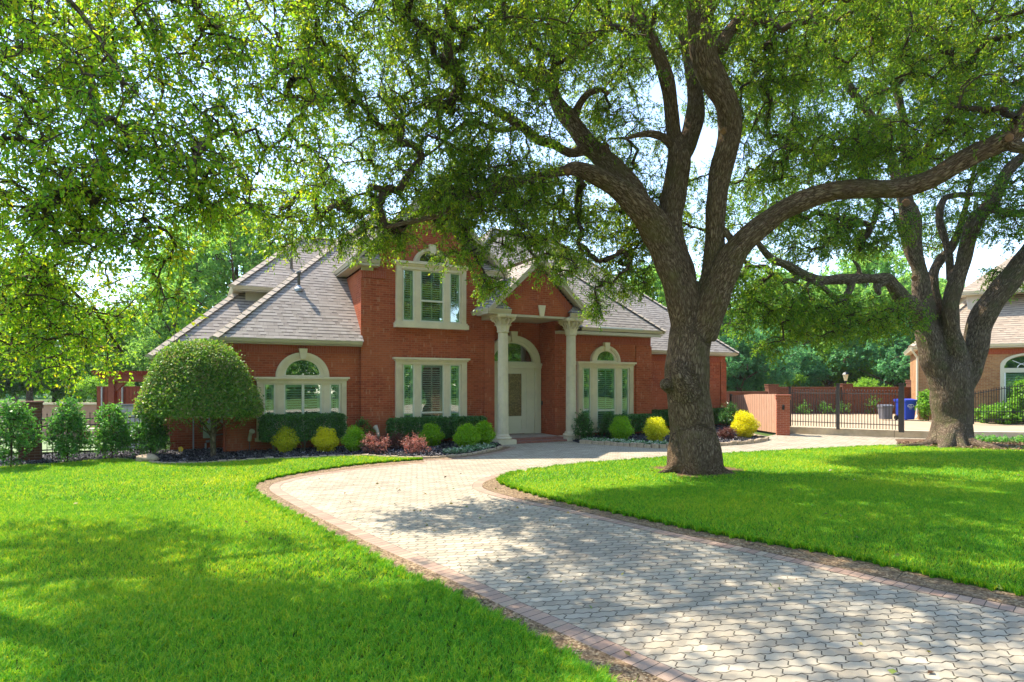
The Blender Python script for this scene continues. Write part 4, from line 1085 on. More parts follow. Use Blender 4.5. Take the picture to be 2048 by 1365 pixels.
# ---------------------------------------------------------------- fences, walls, street furniture, other houses
def picket_run(name, a, b, z0, z1, spacing, rails, label, cat, top=0.10, r=.009, posts=(), mat=None, arch=0.0, pw=.05, spear=True):
    a, b = Vector((*a, 0)), Vector((*b, 0)); L = (b - a).length
    root = empty(name, a, math.atan2(b.y - a.y, b.x - a.x), label, cat); mt = mat or M['iron']
    m = MB(); n = int(L / spacing)
    for i in range(n + 1):
        x = min(L, i * spacing); zz = z1 + arch * math.sin(PI * min(1, x / L) * .5)
        m.box(x - r, x + r, -r, r, z0, zz + top)
        if spear: m.lathe([(r * 1.4, zz + top), (r * 2.2, zz + top + .02), (.001, zz + top + .075)], (x, 0, 0), 5, caps=False)
    m.build('pickets', mt, root)
    for z in rails:
        q = MB(); k = 12 if arch else 1
        for i in range(k):
            xa, xb = L * i / k, L * (i + 1) / k; f = arch * math.sin(PI * (xa / L) * .5) if z > (z0 + z1) / 2 else 0; f2 = arch * math.sin(PI * (xb / L) * .5) if z > (z0 + z1) / 2 else 0
            q.tube([(xa, 0, z + f), (xb, 0, z + f2)], .019, 6)
        q.build('rail', mt, root)
    for x, w, zt in posts:
        p = MB(); p.box(x - w / 2, x + w / 2, -w / 2, w / 2, z0 - .08, zt); p.box(x - w * .62, x + w * .62, -w * .62, w * .62, zt, zt + .03); p.build('post', mt, root)
    return root

def brick_pier(loc, w, h, label, mat, rz=0.0, lamp=False):
    r = empty('brick_pier', loc, rz, label, 'pillar'); m = MB(); m.box(-w / 2, w / 2, -w / 2, w / 2, -.1, h - .20); m.build('shaft', mat, r)
    c = MB(); k = w / 2; c.box(-k - .03, k + .03, -k - .03, k + .03, h - .20, h - .12); c.box(-k - .012, k + .012, -k - .012, k + .012, h - .12, h - .05); c.box(-k - .045, k + .045, -k - .045, k + .045, h - .05, h); c.build('cap', mat, r)
    if lamp:
        q = MB(); q.box(-.045, .045, -k - .03, -k, h - .62, h - .42); q.lathe([(.03, 0), (.045, .03), (.045, .12), (.02, .15)], (0, -k - .07, h - .58), 10); q.build('wall_lamp', M['black'], r)
    return r

# left: iron fence with a brick pillar
fa, fb = gp(80, 923), gp(258, 912.6); fdx, fdy = fb[0] - fa[0], fb[1] - fa[1]; fl = math.hypot(fdx, fdy); fdx /= fl; fdy /= fl
bp = gp(55, 926)
brick_pier((bp[0], bp[1] + .1, 0), .48, 1.68, 'dark brick pillar in the iron fence among the shrubs', M['brick_dark'], math.atan2(fdy, fdx))
picket_run('iron_fence', (bp[0] + fdx * .3, bp[1] + fdy * .3), (fb[0] + fdx * .9, fb[1] + fdy * .9), .06, 1.18, .122, (.32, .98, 1.16, .62), 'black iron picket fence between the dark brick pillar and house', 'fence', .10, .008)
picket_run('iron_fence', (bp[0] - fdx * 6, bp[1] - fdy * 6), (bp[0] - fdx * .3, bp[1] - fdy * .3), .06, 1.18, .122, (.32, .98, 1.16, .62), 'black iron picket fence left of the dark brick pillar', 'fence', .10, .008)
m = MB(); m.box(-34, -13.2, 24.0, 24.25, -.1, 1.30); w_ = m.build('garden_wall', M['fence_beige']); m = MB(); m.box(-34, -13.2, 23.95, 24.3, 1.30, 1.37); m.build('coping', M['concrete'], w_)
tag(w_, 'long pinkish stucco garden wall behind the left iron fence', 'wall')
g = empty('privacy_screen', (-16.2, 23.4, 0), 0, 'stained red board screen panel on grey metal posts behind pergola', 'screen')
m = MB(); m.box(0, 3.2, 0, .03, .35, 2.0); m.build('boards', M['redwood'], g)
for x in (.25, 1.05, 2.4):
    p = MB().lathe([(.035, -.1), (.035, 2.02)], (x, -.06, 0), 10).build('post', M['metal'], g)
p = MB(); p.box(0, 3.2, -.02, .05, 2.0, 2.04); p.build('top_rail', M['post_wood'], g)
g = empty('pergola', (-14.3, 21.5, 0), 0, 'dark red stained wooden pergola beside the house', 'pergola')
for x, y in ((0, 0), (2.2, 0), (0, 2.6), (2.2, 2.6)):
    m = MB(); m.box(x - .10, x + .10, y - .10, y + .10, -.1, 2.26); m.build('post', M['post_wood'], g)
for y in (0, 2.6):
    m = MB(); m.prism([(-.45, 2.46), (-.35, 2.30), (-.2, 2.22), (2.6, 2.22), (2.6, 2.46)], 'y', y - .15, y - .10); m.prism([(-.45, 2.46), (-.35, 2.30), (-.2, 2.22), (2.6, 2.22), (2.6, 2.46)], 'y', y + .10, y + .15); m.build('beam', M['post_wood'], g)
for k in range(14):
    x = -.40 + k * .215; m = MB(); m.prism([(-.55, 2.56), (-.45, 2.46), (3.2, 2.46), (3.2, 2.60), (-.55, 2.60)], 'x', x, x + .05); m.build('rafter', M['post_wood'], g)
m = MB(); m.prism([(.1, 2.2), (.1, 1.85), (.5, 2.2)], 'y', -.05, .05); m.build('brace', M['post_wood'], g)
g = MB(); g.box(-13.35, -12.2, 20.3, 20.36, -.05, 1.40)
for k in range(4): g.box(-13.35 + k * .30, -13.33 + k * .30, 20.285, 20.3, -.05, 1.40)
o = g.build('panel_fence', M['stucco_grey']); g = MB(); g.box(-13.45, -12.15, 20.26, 20.40, 1.40, 1.46); g.build('cap_rail', M['pipe'], o); tag(o, 'short grey panel screen under the end of the pergola', 'screen')
g = empty('garden_bench', (-15.55, 22.2, 0), 0, 'low stone garden bench on the lawn behind the iron fence', 'bench'); m = MB(); m.box(-.5, .5, -.22, .22, .40, .50); m.build('seat', M['stone'], g)
for sx in (-.34, .34):
    m = MB(); m.box(sx - .08, sx + .08, -.18, .18, 0, .40); m.build('leg', M['brick_pier'], g)

# right: cedar gate, orange pier, sliding iron gate, alley wall
ca, cb = Vector((10.83, 29.6, 0)), Vector((11.22, 25.45, 0)); cd = cb - ca
g = empty('cedar_fence', ca, math.atan2(cd.y, cd.x), 'pale cedar board gate between house and orange brick pier', 'gate'); L = cd.length
m = MB(); m.prism([(0, .05), (L, .05), (L, 1.70), (L * .5, 1.66), (0, 1.52)], 'y', -.012, .012)
m.build('boards', M['cedar'], g)
for z in (.3, 1.3): m = MB(); m.box(.05, L - .05, .012, .06, z, z + .09); m.build('rail', M['cedar'], g)
m = MB(); m.box(-.10, 0, -.05, .05, -.05, 1.62); m.build('post', M['black'], g)
brick_pier((11.33, 25.1, 0), .50, 1.68, 'orange brick pier with a small lamp beside the cedar gate', M['brick_pier'], R(-20), True)
gA, gM, gB = gp(1580, 854, .27), gp(1678, 857.5, .27), gp(1803, 864, .27)
vA, vB = Vector(gA), Vector(gB); gL = (vB - vA).length; gm = (Vector(gM) - vA).length
pr = picket_run('iron_gate', gA, gB, .33, 1.72, .105, (.52, 1.74), 'wide black iron driveway gate on the low tan kerb', 'gate', .12, .012, [(0, .09, 1.98), (gm, .11, 2.12), (gL, .17, 2.14)], M['iron_brown'])
# alley wall and its piers
w_ = MB(); w_.box(8.0, 16.0, 37.0, 37.25, 0, 1.55); w_.box(16.2, 34, 37.0, 37.25, 0, 1.82); w_ = w_.build('brick_wall', M['brick_dark']); tag(w_, 'long dark brown brick wall behind the iron gate', 'wall')
m = MB(); m.box(8.0, 15.8, 36.94, 37.31, 1.55, 1.64); m.box(16.4, 34, 36.94, 37.31, 1.82, 1.92); m.build('coping', M['brick_dark'], w_)
for x, h, lb in ((16.05, 2.08, 'dark brick wall pier behind the cedar gate'), (20.6, 2.12, 'dark brick wall pier behind the middle of iron gate'), (24.85, 2.35, 'dark brick wall pier beside the blue bin')):
    brick_pier((x, 37.1, 0), .58, h, lb, M['brick_dark'])
# bins
def bin_(name, loc, w, d, h, mat, label, wheels=True, rz=0.0):
    r = empty(name, loc, rz, label, 'bin'); b = MB(); k = .82
    lo = [(-w / 2 * k, -d / 2 * k, .05), (w / 2 * k, -d / 2 * k, .05), (w / 2 * k, d / 2 * k, .05), (-w / 2 * k, d / 2 * k, .05)]; hi = [(-w / 2, -d / 2, h), (w / 2, -d / 2, h), (w / 2, d / 2, h), (-w / 2, d / 2, h)]
    b.face(lo[::-1])
    for i in range(4): b.face([lo[i], lo[(i + 1) % 4], hi[(i + 1) % 4], hi[i]])
    b.box(-w / 2 - .03, w / 2 + .03, -d / 2 - .03, d / 2 + .03, h - .05, h); o = b.build('body', mat, r)
    l = MB(); l.prism([(-d / 2 - .04, h), (d / 2 + .03, h), (d / 2 + .03, h + .07), (0, h + .10), (-d / 2 - .04, h + .04)], 'x', -w / 2 - .035, w / 2 + .035); l.build('lid', mat, r)
    if wheels:
        for sx in (-1, 1): q = MB(); q.tube([(sx * w * .40, d / 2 * .8, .12), (sx * (w * .40 + .06), d / 2 * .8, .12)], .12, 14); q.build('wheel', M['black'], r)
        q = MB(); q.tube([(-w * .4, d / 2 + .06, h - .03), (w * .4, d / 2 + .06, h - .03)], .018, 8); q.build('handle', mat, r)
    return r
bl = bin_('recycling_bin', (20.0, 30.5, .27), .66, .66, 1.0, M['blue_bin'], 'blue wheeled recycling bin with white emblem by downspout', True, R(12))
e = MB(); el = [(.20 * math.cos(t), .74 + .085 * math.sin(t)) for t in np.linspace(0, 2 * PI, 28, endpoint=False)]; e2 = [(x * .84, .74 + (z - .74) * .75) for x, z in el]; fy = lambda z: -.33 * (.82 + .18 * z) - .008
for i in range(28):
    j = (i + 1) % 28; e.face([(el[i][0], fy(el[i][1]), el[i][1]), (el[j][0], fy(el[j][1]), el[j][1]), (e2[j][0], fy(e2[j][1]), e2[j][1]), (e2[i][0], fy(e2[i][1]), e2[i][1])])
for k in range(3):
    t = PI / 2 + k * 2 * PI / 3; cx, cz = .06 * math.cos(t), .74 + .035 * math.sin(t); e.face([(cx - .035, fy(cz), cz - .018), (cx + .035, fy(cz), cz - .018), (cx, fy(cz), cz + .03)])
e.box(-.09, .09, fy(.60) - .004, fy(.60), .585, .60); e.build('emblem', M['white'], bl)
bin_('trash_can', (19.1, 30.7, .27), .50, .50, .70, M['grey_bin'], 'small grey trash can behind the iron gate post', False)
# street lamp far behind the wall
g = empty('street_lamp', (23.35, 42.0, 0), 0, 'street lamp on a dark green post beyond the brick wall', 'street lamp')
m = MB().lathe([(.10, -.1), (.10, .5), (.055, .6), (.05, 2.2), (.08, 2.22), (.08, 2.28), (.05, 2.3)], n=12); m.build('post', M['black'], g, True)
m = MB().lathe([(.10, 2.3), (.20, 2.72), (.205, 2.74)], n=6); m.build('lamp_glass', M['lamp_glass'], g); m = MB().lathe([(.24, 2.74), (.13, 2.88), (.03, 2.93), (.02, 3.05)], n=6); m.build('lamp_cap', M['black'], g)

# neighbour's brick house
N0 = (21.0, 31.0); nb = empty('brick_house', (*N0, .27), R(-31), 'tan brick neighbour house behind the forked oak', 'house')
m = MB(); m.box(0, 14, 0, 8, -.3, 3.62); m.build('wall', M['brick_tan'], nb)
m = MB(); m.box(.02, 14, -.02, 0, 3.30, 3.55); m.build('soldier_band', M['brick_soldier'], nb)
def nroof(mb, u0, u1, v0, v1, z, s):
    k = min((v1 - v0), (u1 - u0)) / 2; c = [(u0, v0, z), (u1, v0, z), (u1, v1, z), (u0, v1, z)]; r0, r1 = (u0 + k, v0 + k, z + s * k), (u1 - k, v0 + k, z + s * k)
    rface(mb, [c[0], c[1], r1, r0]); rface(mb, [c[1], c[2], r1]); rface(mb, [c[2], c[3], r0, r1]); rface(mb, [c[3], c[0], r0])
    return c, r0, r1
m = MB(); c, r0, r1 = nroof(m, -.35, 14.5, -.45, 8.4, 3.78, .95); rf = m.build('roof', M['shingle_pale'], nb); cp = MB(); caps(cp, c[0], r0); caps(cp, r0, r1); cp.build('ridge_cap', M['cap'], rf)
m = MB(); gutter_run(m, (-.35, -.45), (14, -.45), (0, -1), 3.80); gutter_run(m, (-.35, -.45), (-.35, 8), (-1, 0), 3.80); m.box(-.3, 14, -.4, 0, 3.62, 3.65); m.box(-.3, 0, 0, 8, 3.62, 3.65); m.build('gutter', M['frame'], rf)
m = MB(); m.box(2.2, 3.6, 1.6, 6, 4.6, 6.55); m.box(3.6, 11, 2.4, 6, 4.6, 6.55)
for k in range(10): m.box(2.2, 3.62, 1.585, 1.6, 5.2 + k * .13, 5.32 + k * .13)
m.build('dormer', M['siding'], nb)
m = MB(); c, r0, r1 = nroof(m, 1.75, 11.5, 1.15, 6.4, 6.6, .8); r2 = m.build('roof', M['shingle_pale'], nb); m = MB(); gutter_run(m, (1.75, 1.15), (11, 1.15), (0, -1), 6.62); gutter_run(m, (1.75, 1.15), (1.75, 6), (-1, 0), 6.62); m.box(1.8, 11, 1.2, 2.4, 6.44, 6.47); m.build('gutter', M['frame'], r2)
m = MB(); m.tube([(-.30, -.42, 3.7), (-.28, -.38, 3.55), (-.06, -.10, 3.2), (-.06, -.06, 3.05), (-.06, -.06, .25), (-.10, -.2, .08)], .05, 8); m.build('downspout', M['frame'], nb)
wx0, wx1 = 3.45, 5.4; st = MB(); uc = (wx0 + wx1) / 2; hw = (wx1 - wx0) / 2
st.box(wx0 - .15, wx0, -.09, 0, .35, 2.75); st.box(wx1, wx1 + .15, -.09, 0, .35, 2.75); st.box(wx0 - .2, wx1 + .2, -.12, 0, .22, .35); ring(st, uc, 2.75, hw + .15, hw - .04, -.09, 0, 20, .52); st.prism([(uc - .14, 3.42), (uc + .14, 3.42), (uc + .09, 3.16), (uc - .09, 3.16)], 'y', -.14, 0); st.box(wx0, wx1, -.08, 0, 2.40, 2.62)
wd = st.build('window', M['frame'], nb)
st = MB()
for x in (wx0, uc - .03, wx1 - .06): st.box(x, x + .06, -.07, -.01, .35, 2.4)
for k in range(1, 4):
    t = PI * k / 4; st.tube([(uc, -.05, 2.64), (uc + hw * .95 * math.cos(t), -.05, 2.64 + hw * .5 * math.sin(t))], .015, 5)
ring(st, uc, 2.64, hw * .5, hw * .46, -.06, -.02, 14, .52); st.build('frame', M['white'], wd)
st = MB(); st.face([(wx0, -.03, .35), (wx1, -.03, .35), (wx1, -.03, 2.7), (wx0, -.03, 2.7)]); st.face([(x, -.03, z) for x, z in [(uc + hw * math.cos(t), 2.7 + hw * .52 * math.sin(t)) for t in np.linspace(0, PI, 16)]]); st.build('pane', M['glass'], wd)
st = MB(); st.face([(wx0, -.008, .35), (wx1, -.008, .35), (wx1, -.008, 2.7), (wx0, -.008, 2.7)]); st.face([(x, -.008, z) for x, z in [(uc + hw * math.cos(t), 2.7 + hw * .5 * math.sin(t)) for t in np.linspace(0, PI, 16)]]); st.build('painted_dark_interior', M['inside'], wd)
st = MB()
for k in range(24): st.face([(wx0 + .07, -.022, .5 + k * .078), (wx1 - .07, -.022, .5 + k * .078), (wx1 - .07, -.012, .54 + k * .078), (wx0 + .07, -.012, .54 + k * .078)])
st.build('blind', M['shutter'], wd)
fR = gp(1946, 850, .27); fR2 = (fR[0] + 5, fR[1] - .2)
picket_run('iron_fence', fR, fR2, .38, 1.62, .115, (.52, .86, 1.66), 'black arched iron fence in front of the neighbour house', 'fence', .08, .009, [(0, .07, 2.0)], M['iron'], .62)

# far houses glimpsed between trees
def far_house(x, y, w, d, zw, zr, rz, label):
    r = empty('distant_house', (x, y, 0), rz, label, 'house'); m = MB(); m.box(0, w, 0, d, -.2, zw); m.build('wall', M['siding'], r)
    m = MB(); c, a, b = nroof(m, -.4, w + .4, -.4, d + .4, zw, (zr - zw) / (min(w, d) / 2 + .4)); m.build('roof', M['stucco_grey'], r)
    for k in range(int(w / 2.5)):
        x0 = .8 + k * 2.4; f = MB(); f.box(x0, x0 + 1.1, -.05, 0, .8, 2.0); f.build('window', M['inside'], r)
far_house(21.6, 62, 9, 9, 2.3, 5.6, R(8), 'pale grey roofed house glimpsed beyond the cedar gate')
far_house(35.0, 66, 9, 8, 2.0, 4.4, R(-6), 'low pale house glimpsed beyond the street lamp')

# small things on the house front
g = empty('gas_meter', h2w(-9.95, 2.5), TH, 'grey gas meter with pipes on the brick wall behind round topiary', 'meter')
m = MB(); m.box(.42, .78, -.22, -.04, .42, .90); m.lathe([(.06, .90), (.08, .93), (.03, .98)], (.6, -.13, 0), 10); m.build('meter_body', M['metal'], g)
m = MB(); m.tube([(.15, -.10, .05), (.15, -.10, 1.12), (.60, -.10, 1.15), (.6, -.12, .96)], .022, 8); m.tube([(.78, -.12, .50), (1.25, -.08, .53)], .022, 8); m.tube([(.5, -.15, .25), (.5, -.15, .08)], .03, 8); m.tube([(.5, -.15, .3), (.75, -.15, .33)], .035, 8); m.build('pipes', M['metal'], g)
m = MB(); m.tube([(1.0, -.02, .98), (1.0, -.14, .98)], .105, 18); m.build('dial', M['metal'], g)
g = empty('sign_flag', (-9.72, 17.6, .05), R(15), 'small yellow marker flag stuck in the mulch by the topiary', 'flag'); m = MB(); m.tube([(0, 0, 0), (0, 0, .22)], .006, 6); m.build('stake', M['metal'], g); m = MB(); m.prism([(-.05, .12), (.05, .12), (.075, .20), (.02, .27), (-.06, .24)], 'y', -.004, .004); m.build('flag', M['yellow'], g)
def spot(loc, label, rz=0.0):
    g = empty('garden_spotlight', loc, rz, label, 'garden light'); m = MB(); m.tube([(0, 0, 0), (0, 0, .38)], .014, 8); m.build('stake', M['iron_brown'], g)
    m = MB(); m.tube([(0, 0, .36), (.02, -.01, .46), (.05, -.02, .54), (.10, -.04, .61), (.17, -.07, .67)], [.05, .055, .05, .06, .085], 12); m.build('lamp_head', M['trim'], g)
spot((-8.05, 18.4, .04), 'tan spotlight on a stake beside the left clipped hedge', R(-20)); spot((*h2w(-4.35, .55)[:2], .04), 'tan spotlight on a stake among the barberries', R(160))
g = empty('path_light', (*h2w(3.45, .05)[:2], .04), TH, 'black path light with flat top beside the right column', 'garden light'); m = MB(); m.tube([(0, 0, 0), (0, 0, .62)], .016, 8); m.build('stake', M['black'], g); m = MB(); m.lathe([(.03, .56), (.05, .64), (.05, .70)], n=12); m.box(-.13, .13, -.10, .10, .70, .74); m.build('lamp_head', M['black'], g)
# field stone at the corner of the bed
bm = bmesh.new(); bmesh.ops.create_icosphere(bm, subdivisions=3, radius=.5)
for v in bm.verts: v.co = Vector((v.co.x * .62, v.co.y * .40, v.co.z * .26)) * (1 + .12 * math.sin(v.co.x * 9 + 1) * math.sin(v.co.y * 7) + .06 * math.sin(v.co.z * 14 + v.co.x * 5))
me = bpy.data.meshes.new('field_stone'); bm.to_mesh(me); bm.free(); o = link('field_stone', me, M['edging'], None, True); o.location = (*gp(296, 925), .10); tag(o, 'flat tan field stone at the corner of the bed', 'rock')
# ---------------------------------------------------------------- shrubs and hedges
rg = np.random.default_rng(21)
def plant(name, loc, label, cat='shrub', group=None, rz=0.0): return empty(name, loc, rz, label, cat, group)

def stems(root, rng, n, h, spread, r=.012, mat=None, name='stem'):
    segs = []
    for k in range(n):
        a = rng.random() * 2 * PI; b = np.array([math.cos(a), math.sin(a), 0]) * spread * .25 * rng.random(); e = np.array([math.cos(a) * spread, math.sin(a) * spread, h * rng.uniform(.8, 1.1)])
        t = np.linspace(0, 1, 5)[:, None]; P = b + (e - b) * t + np.array([math.cos(a), math.sin(a), 0]) * (np.sin(t * PI) * -.06 * h) + rng.normal(size=(5, 3)) * .012 * (t > 0)
        segs.append((P, np.linspace(r, r * .55, 5)))
    return thin_tubes(name, segs, mat or M['stem_pale'], root, 6)

# clipped round topiary tree
tp = plant('topiary_tree', (*gp(427, 916), .03), 'large mushroom shaped clipped topiary tree at the left corner of the house', 'tree')
w = Wood(rg); d0 = .96
w.limb([((0, 0, -.1), .10), ((.0, 0, .15), .085), ((-.02, .02, .5), .078), ((0, .02, .85), .085), ((.02, .03, 1.15), .06), ((.05, .05, 1.7), .035)], .08)
for P in ([((-.03, 0, .55), .045), ((-.35, .1, .95), .035), ((-.75, .15, 1.35), .03), ((-1.0, .2, 1.7), .02)], [((.03, 0, .8), .04), ((.15, .1, 1.1), .032), ((.3, .2, 1.5), .025)], [((.03, 0, .7), .03), ((.4, -.1, .95), .02), ((.62, -.1, 1.0), .018), ((1.0, -.1, 1.3), .016)], [((-.03, 0, .8), .035), ((-.2, .3, 1.2), .03), ((-.5, .6, 1.6), .02)], [((-.1, 0, .65), .025), ((-.5, -.2, 1.0), .018), ((-.9, -.4, 1.25), .015)], [((0, 0, .9), .03), ((.3, -.4, 1.4), .025), ((.5, -.7, 1.7), .02)]):
    w.limb(P, .08)
w.build('trunk', M['bark2'], tp, .022, 10)
o = shell_leaves('crown', rg, M['leaf_top'], tp, 52000, 'dome', (1.66, 1.34, 1.93), .072, .042, .34, .45, 1.4, .05, 1.15)
o.location = (-.38, .02, 1.40)
o2 = shell_leaves('crown', rg, M['leaf_top'], tp, 9000, 'dome', (1.35, 1.05, 1.55), .09, .06, .5, .4, 1.4, .05, .9); o2.location = (-.38, .02, 1.42); o2.name = 'inner_foliage'

# clipped hedges along the front
def hedge(u0, u1, v, dep, z0, z1, label, nst):
    r = plant('hedge', h2w((u0 + u1) / 2, v, .04), label, 'hedge', None, TH); n = int(5200 * (u1 - u0))
    o = shell_leaves('foliage', rg, M['leaf_hedge'], r, n, 'box', ((u1 - u0) / 2, dep / 2, (z1 - z0) / 2), .055, .034, .16, .5, 2.0, .06, .8); o.location = (0, 0, (z0 + z1) / 2)
    for k in range(nst):
        s = stems(r, rg, 7, z0 + .25, .22, .016, None, 'stem'); s.location = (-(u1 - u0) / 2 + (u1 - u0) * (k + .5) / nst, 0, 0)
hedge(-8.0, -5.45, .55, .62, .36, 1.12, 'long clipped hedge on bare stems under the arched left window', 3)
hedge(-4.05, -1.95, .45, .60, .22, .92, 'clipped hedge under the two storey bay left of its gap', 2)
hedge(-1.85, -.50, .50, .62, .22, .90, 'short clipped hedge nearest the left porch column', 2)
hedge(4.55, 7.25, .02, .60, .20, .82, 'low clipped hedge right of the porch beside its window', 2)
hedge(8.0, 13.7, 1.95, .62, .20, .86, 'long low clipped hedge behind the big oak trunk', 4)

def ball(px, py, w, h, mat, label, kind='round_shrub', n=5200, ll=.055, lw=.024, out=.75, group=None):
    """loose round shrub: base at the pixel on the ground, width and height in metres"""
    x, y = gp(px, py, .05); r = plant(kind, (x, y, .05), label, 'shrub', group)
    stems(r, rg, 9, h * .6, w * .25, .010)
    o = shell_leaves('foliage', rg, mat, r, n, 'ball', (w / 2, w / 2 * .9, h / 2), ll, lw, min(w, h) * .34, out, 3.0, .13, .8); o.location = (0, 0, h / 2 + .02); o.rotation_euler = (rg.uniform(-.12, .12), rg.uniform(-.12, .12), rg.random() * 6)
    return r
ball(571, 905, .74, .72, M['leaf_yellow2'], 'golden round shrub in front of the left hedge, nearer the topiary', n=6500)
ball(651, 904, .78, .66, M['leaf_yellow'], 'bright yellow round shrub at the right end of the left hedge')
ball(709, 903, .74, .70, M['leaf_lime'], 'lime green round shrub at the brick corner left of the barberries')
ball(862, 893, .76, .68, M['leaf_lime'], 'lime green round shrub under the middle of the lower bay window')
ball(934, 898, .82, .72, M['leaf_lime'], 'large lime shrub above the white leaved ground cover', n=7000)
ball(967, 893, .70, .78, M['leaf_lime'], 'lime shrub closest to the left porch column', n=5600)
ball(1243, 882, .84, .80, M['leaf_lime'], 'green lime shrub under the right window', n=6500)
ball(1312, 884, .86, .80, M['leaf_yellow2'], 'yellow lime shrub just left of the big oak trunk', n=6500)
ball(1489, 875, 1.02, .92, M['leaf_yellow'], 'bright golden globe shrub in front of the cedar gate', n=11000, ll=.05)
for px, py, w, h, mt, lb in ((749, 907, .80, .48, 'leaf_red', 'wide rosy barberry beside the lime shrub at the brick corner'), (789, 899, .62, .46, 'leaf_plum', 'dark plum barberry between the two rosy ones'), (829, 908, .68, .50, 'leaf_red', 'rosy barberry standing forward in the mulch'), (1455, 878, .52, .34, 'leaf_plum', 'small brownish shrub left of the golden globe shrub')):
    x, y = gp(px, py, .05); r = plant('barberry', (x, y, .05), lb); sk = np.array([[0, 0, 0], [0, 0, .1], [.05, 0, .18], [-.05, .02, .18]])
    crown(r, rg, sk, sample_blob(rg, (0, 0, h * .5), (w / 2, w / 2, h / 2), 40, .1), M[mt], 4, 12, (.10, .28), .05, .022, -.3, .004)
# leafy open shrubs
def open_shrub(name, loc, w, h, mat, label, n=110, tw=5, lv=15, ll=.075, lw=.04, droop=-.35, tl=(.12, .32), z0=.12):
    r = plant(name, loc, label); k = 6; sk = np.array([[rg.normal() * .03, rg.normal() * .03, z] for z in np.linspace(0, h * .75, 14)])
    t = sample_blob(rg, (0, 0, h * .52), (w / 2, w / 2, h * .46), n, .15); t[:, 2] = np.maximum(t[:, 2], z0)
    t[:, :2] *= np.clip(1.25 - .75 * t[:, 2:3] / h, .3, 1.1)
    stems(r, rg, 3, h * .8, .08, .014, M['twig'], 'stem')
    crown(r, rg, sk, t, mat, tw, lv, tl, ll, lw, droop, .005); return r
for px, py, w, h, lb in ((22, 934, 1.15, 1.75, 'dark holly shrub at the far left in front of the pillar'), (136, 924, 0.92, 1.72, 'tall pointed holly shrub before the iron fence right of the pillar'), (224, 917, 0.95, 1.55, 'holly shrub in front of the pergola post'), (301, 912, 1.05, 1.20, 'broad low holly shrub next to the brick wall and topiary')):
    open_shrub('holly_shrub', (*gp(px, py, .05), .05), w, h, M['leaf_holly'], lb, 90, 4, 11, .085, .042)
open_shrub('slender_shrub', (*gp(726, 893, .05), .05), .62, .95, M['leaf_holly'], 'thin sparse shrub against the brick corner pier', 30, 3, 9, .07, .03)
open_shrub('slender_shrub', (*gp(1461, 871, .05), .05), .95, 1.25, M['leaf_hedge'], 'sparse leggy shrub in front of the cedar gate', 40, 4, 9, .07, .035, -.2, (.12, .3), .7)
for px, py, w, h, lb in ((1166, 881, .7, .95, 'dark rose bush beside the right porch column'), (1216, 877, .7, .85, 'dark rose bush under the centre of right window')):
    open_shrub('rose_bush', (*gp(px, py, .05), .05), w, h, M['leaf_hedge'], lb, 60, 4, 10, .065, .04)
for k, (x, y, h) in enumerate(((19.0, 36.4, .75), (20.0, 36.3, .65), (21.9, 36.4, 1.1), (17.6, 36.3, .7))):
    open_shrub('wall_shrub', (x, y, .27), .9, h, M['leaf_holly'], ['low green shrub at the foot of the alley wall left of pier', 'low green shrub touching the middle pier of alley wall', 'taller leafy shrub at the alley wall right of middle pier', 'low shrub at the alley wall seen above the orange pier'][k], 18, 3, 8, .10, .045)
open_shrub('vine_shrub', (24.2, 27.9, .27), 1.9, 2.1, M['leaf_vine'], 'bright green vine climbing through the arched iron fence', 150, 5, 16, .13, .10)
open_shrub('vine_shrub', (22.9, 28.2, .27), 2.2, .8, M['leaf_vine'], 'low bright vine along the foot of the iron fence', 80, 5, 14, .12, .09)
open_shrub('vine_shrub', (20.75, 29.9, .27), 1.1, 1.5, M['leaf_vine'], 'leafy vine in front of the blue recycling bin', 50, 4, 10, .12, .08)

def cover(name, line, a, b, n, mat, h=.14):
    i = rg.random(n) * (len(line) - 1.01); k = i.astype(int); f = (i - k)[:, None]; q = line[k] * (1 - f) + line[k + 1] * f
    tg = norm(line[k + 1] - line[k]); nr = np.c_[-tg[:, 1], tg[:, 0]]; q = q + nr * rg.uniform(a, b, (n, 1)); clump = .5 + .5 * np.sin(q[:, 0] * 13) * np.sin(q[:, 1] * 11)
    p = np.c_[q, .05 + h * rg.random(n) * (.4 + .6 * clump)]; ax = norm(rg.normal(size=(n, 3)) * (1, 1, .4)); nn = norm(np.array([0, 0, 1.0]) + rg.normal(size=(n, 3)) * .45); s = rg.uniform(.6, 1.3, n)
    return tag(link(name, leaves_mesh(name, p, ax, nn, .085 * s, .055 * s, rg.random(n)), M[mat]), kind='stuff')
q = np.array([p for p in bedL_edge if p[0] > gp(895, 915)[0] and p[0] < gp(1000, 898)[0]]); cover('ground_cover', q, .10, .62, 2600, 'leaf_white')
q = np.array([p for p in bedR_edge if p[0] < gp(1345, 896)[0]]); cover('ground_cover', q, .12, .60, 5200, 'leaf_white')
q = np.array(gl([(1950, 886), (2048, 888), (2300, 890)])); cover('ground_cover', smooth_line(q, .2), -.45, .45, 3600, 'leaf_holly', .25)

# ---------------------------------------------------------------- the big trees
def Lm(pts): return [(at(x, y, d), r * d / F) for x, y, d, r in pts]
def blobs(rng, specs):
    out = []
    for (px, py, d, rx, ry, rz, n) in specs: out.append(sample_blob(rng, at(px, py, d), (rx, ry, rz), n, .1))
    return np.vstack(out)
def wblobs(rng, specs):
    return np.vstack([sample_blob(rng, c, r, n, .1) for c, r, n in specs])

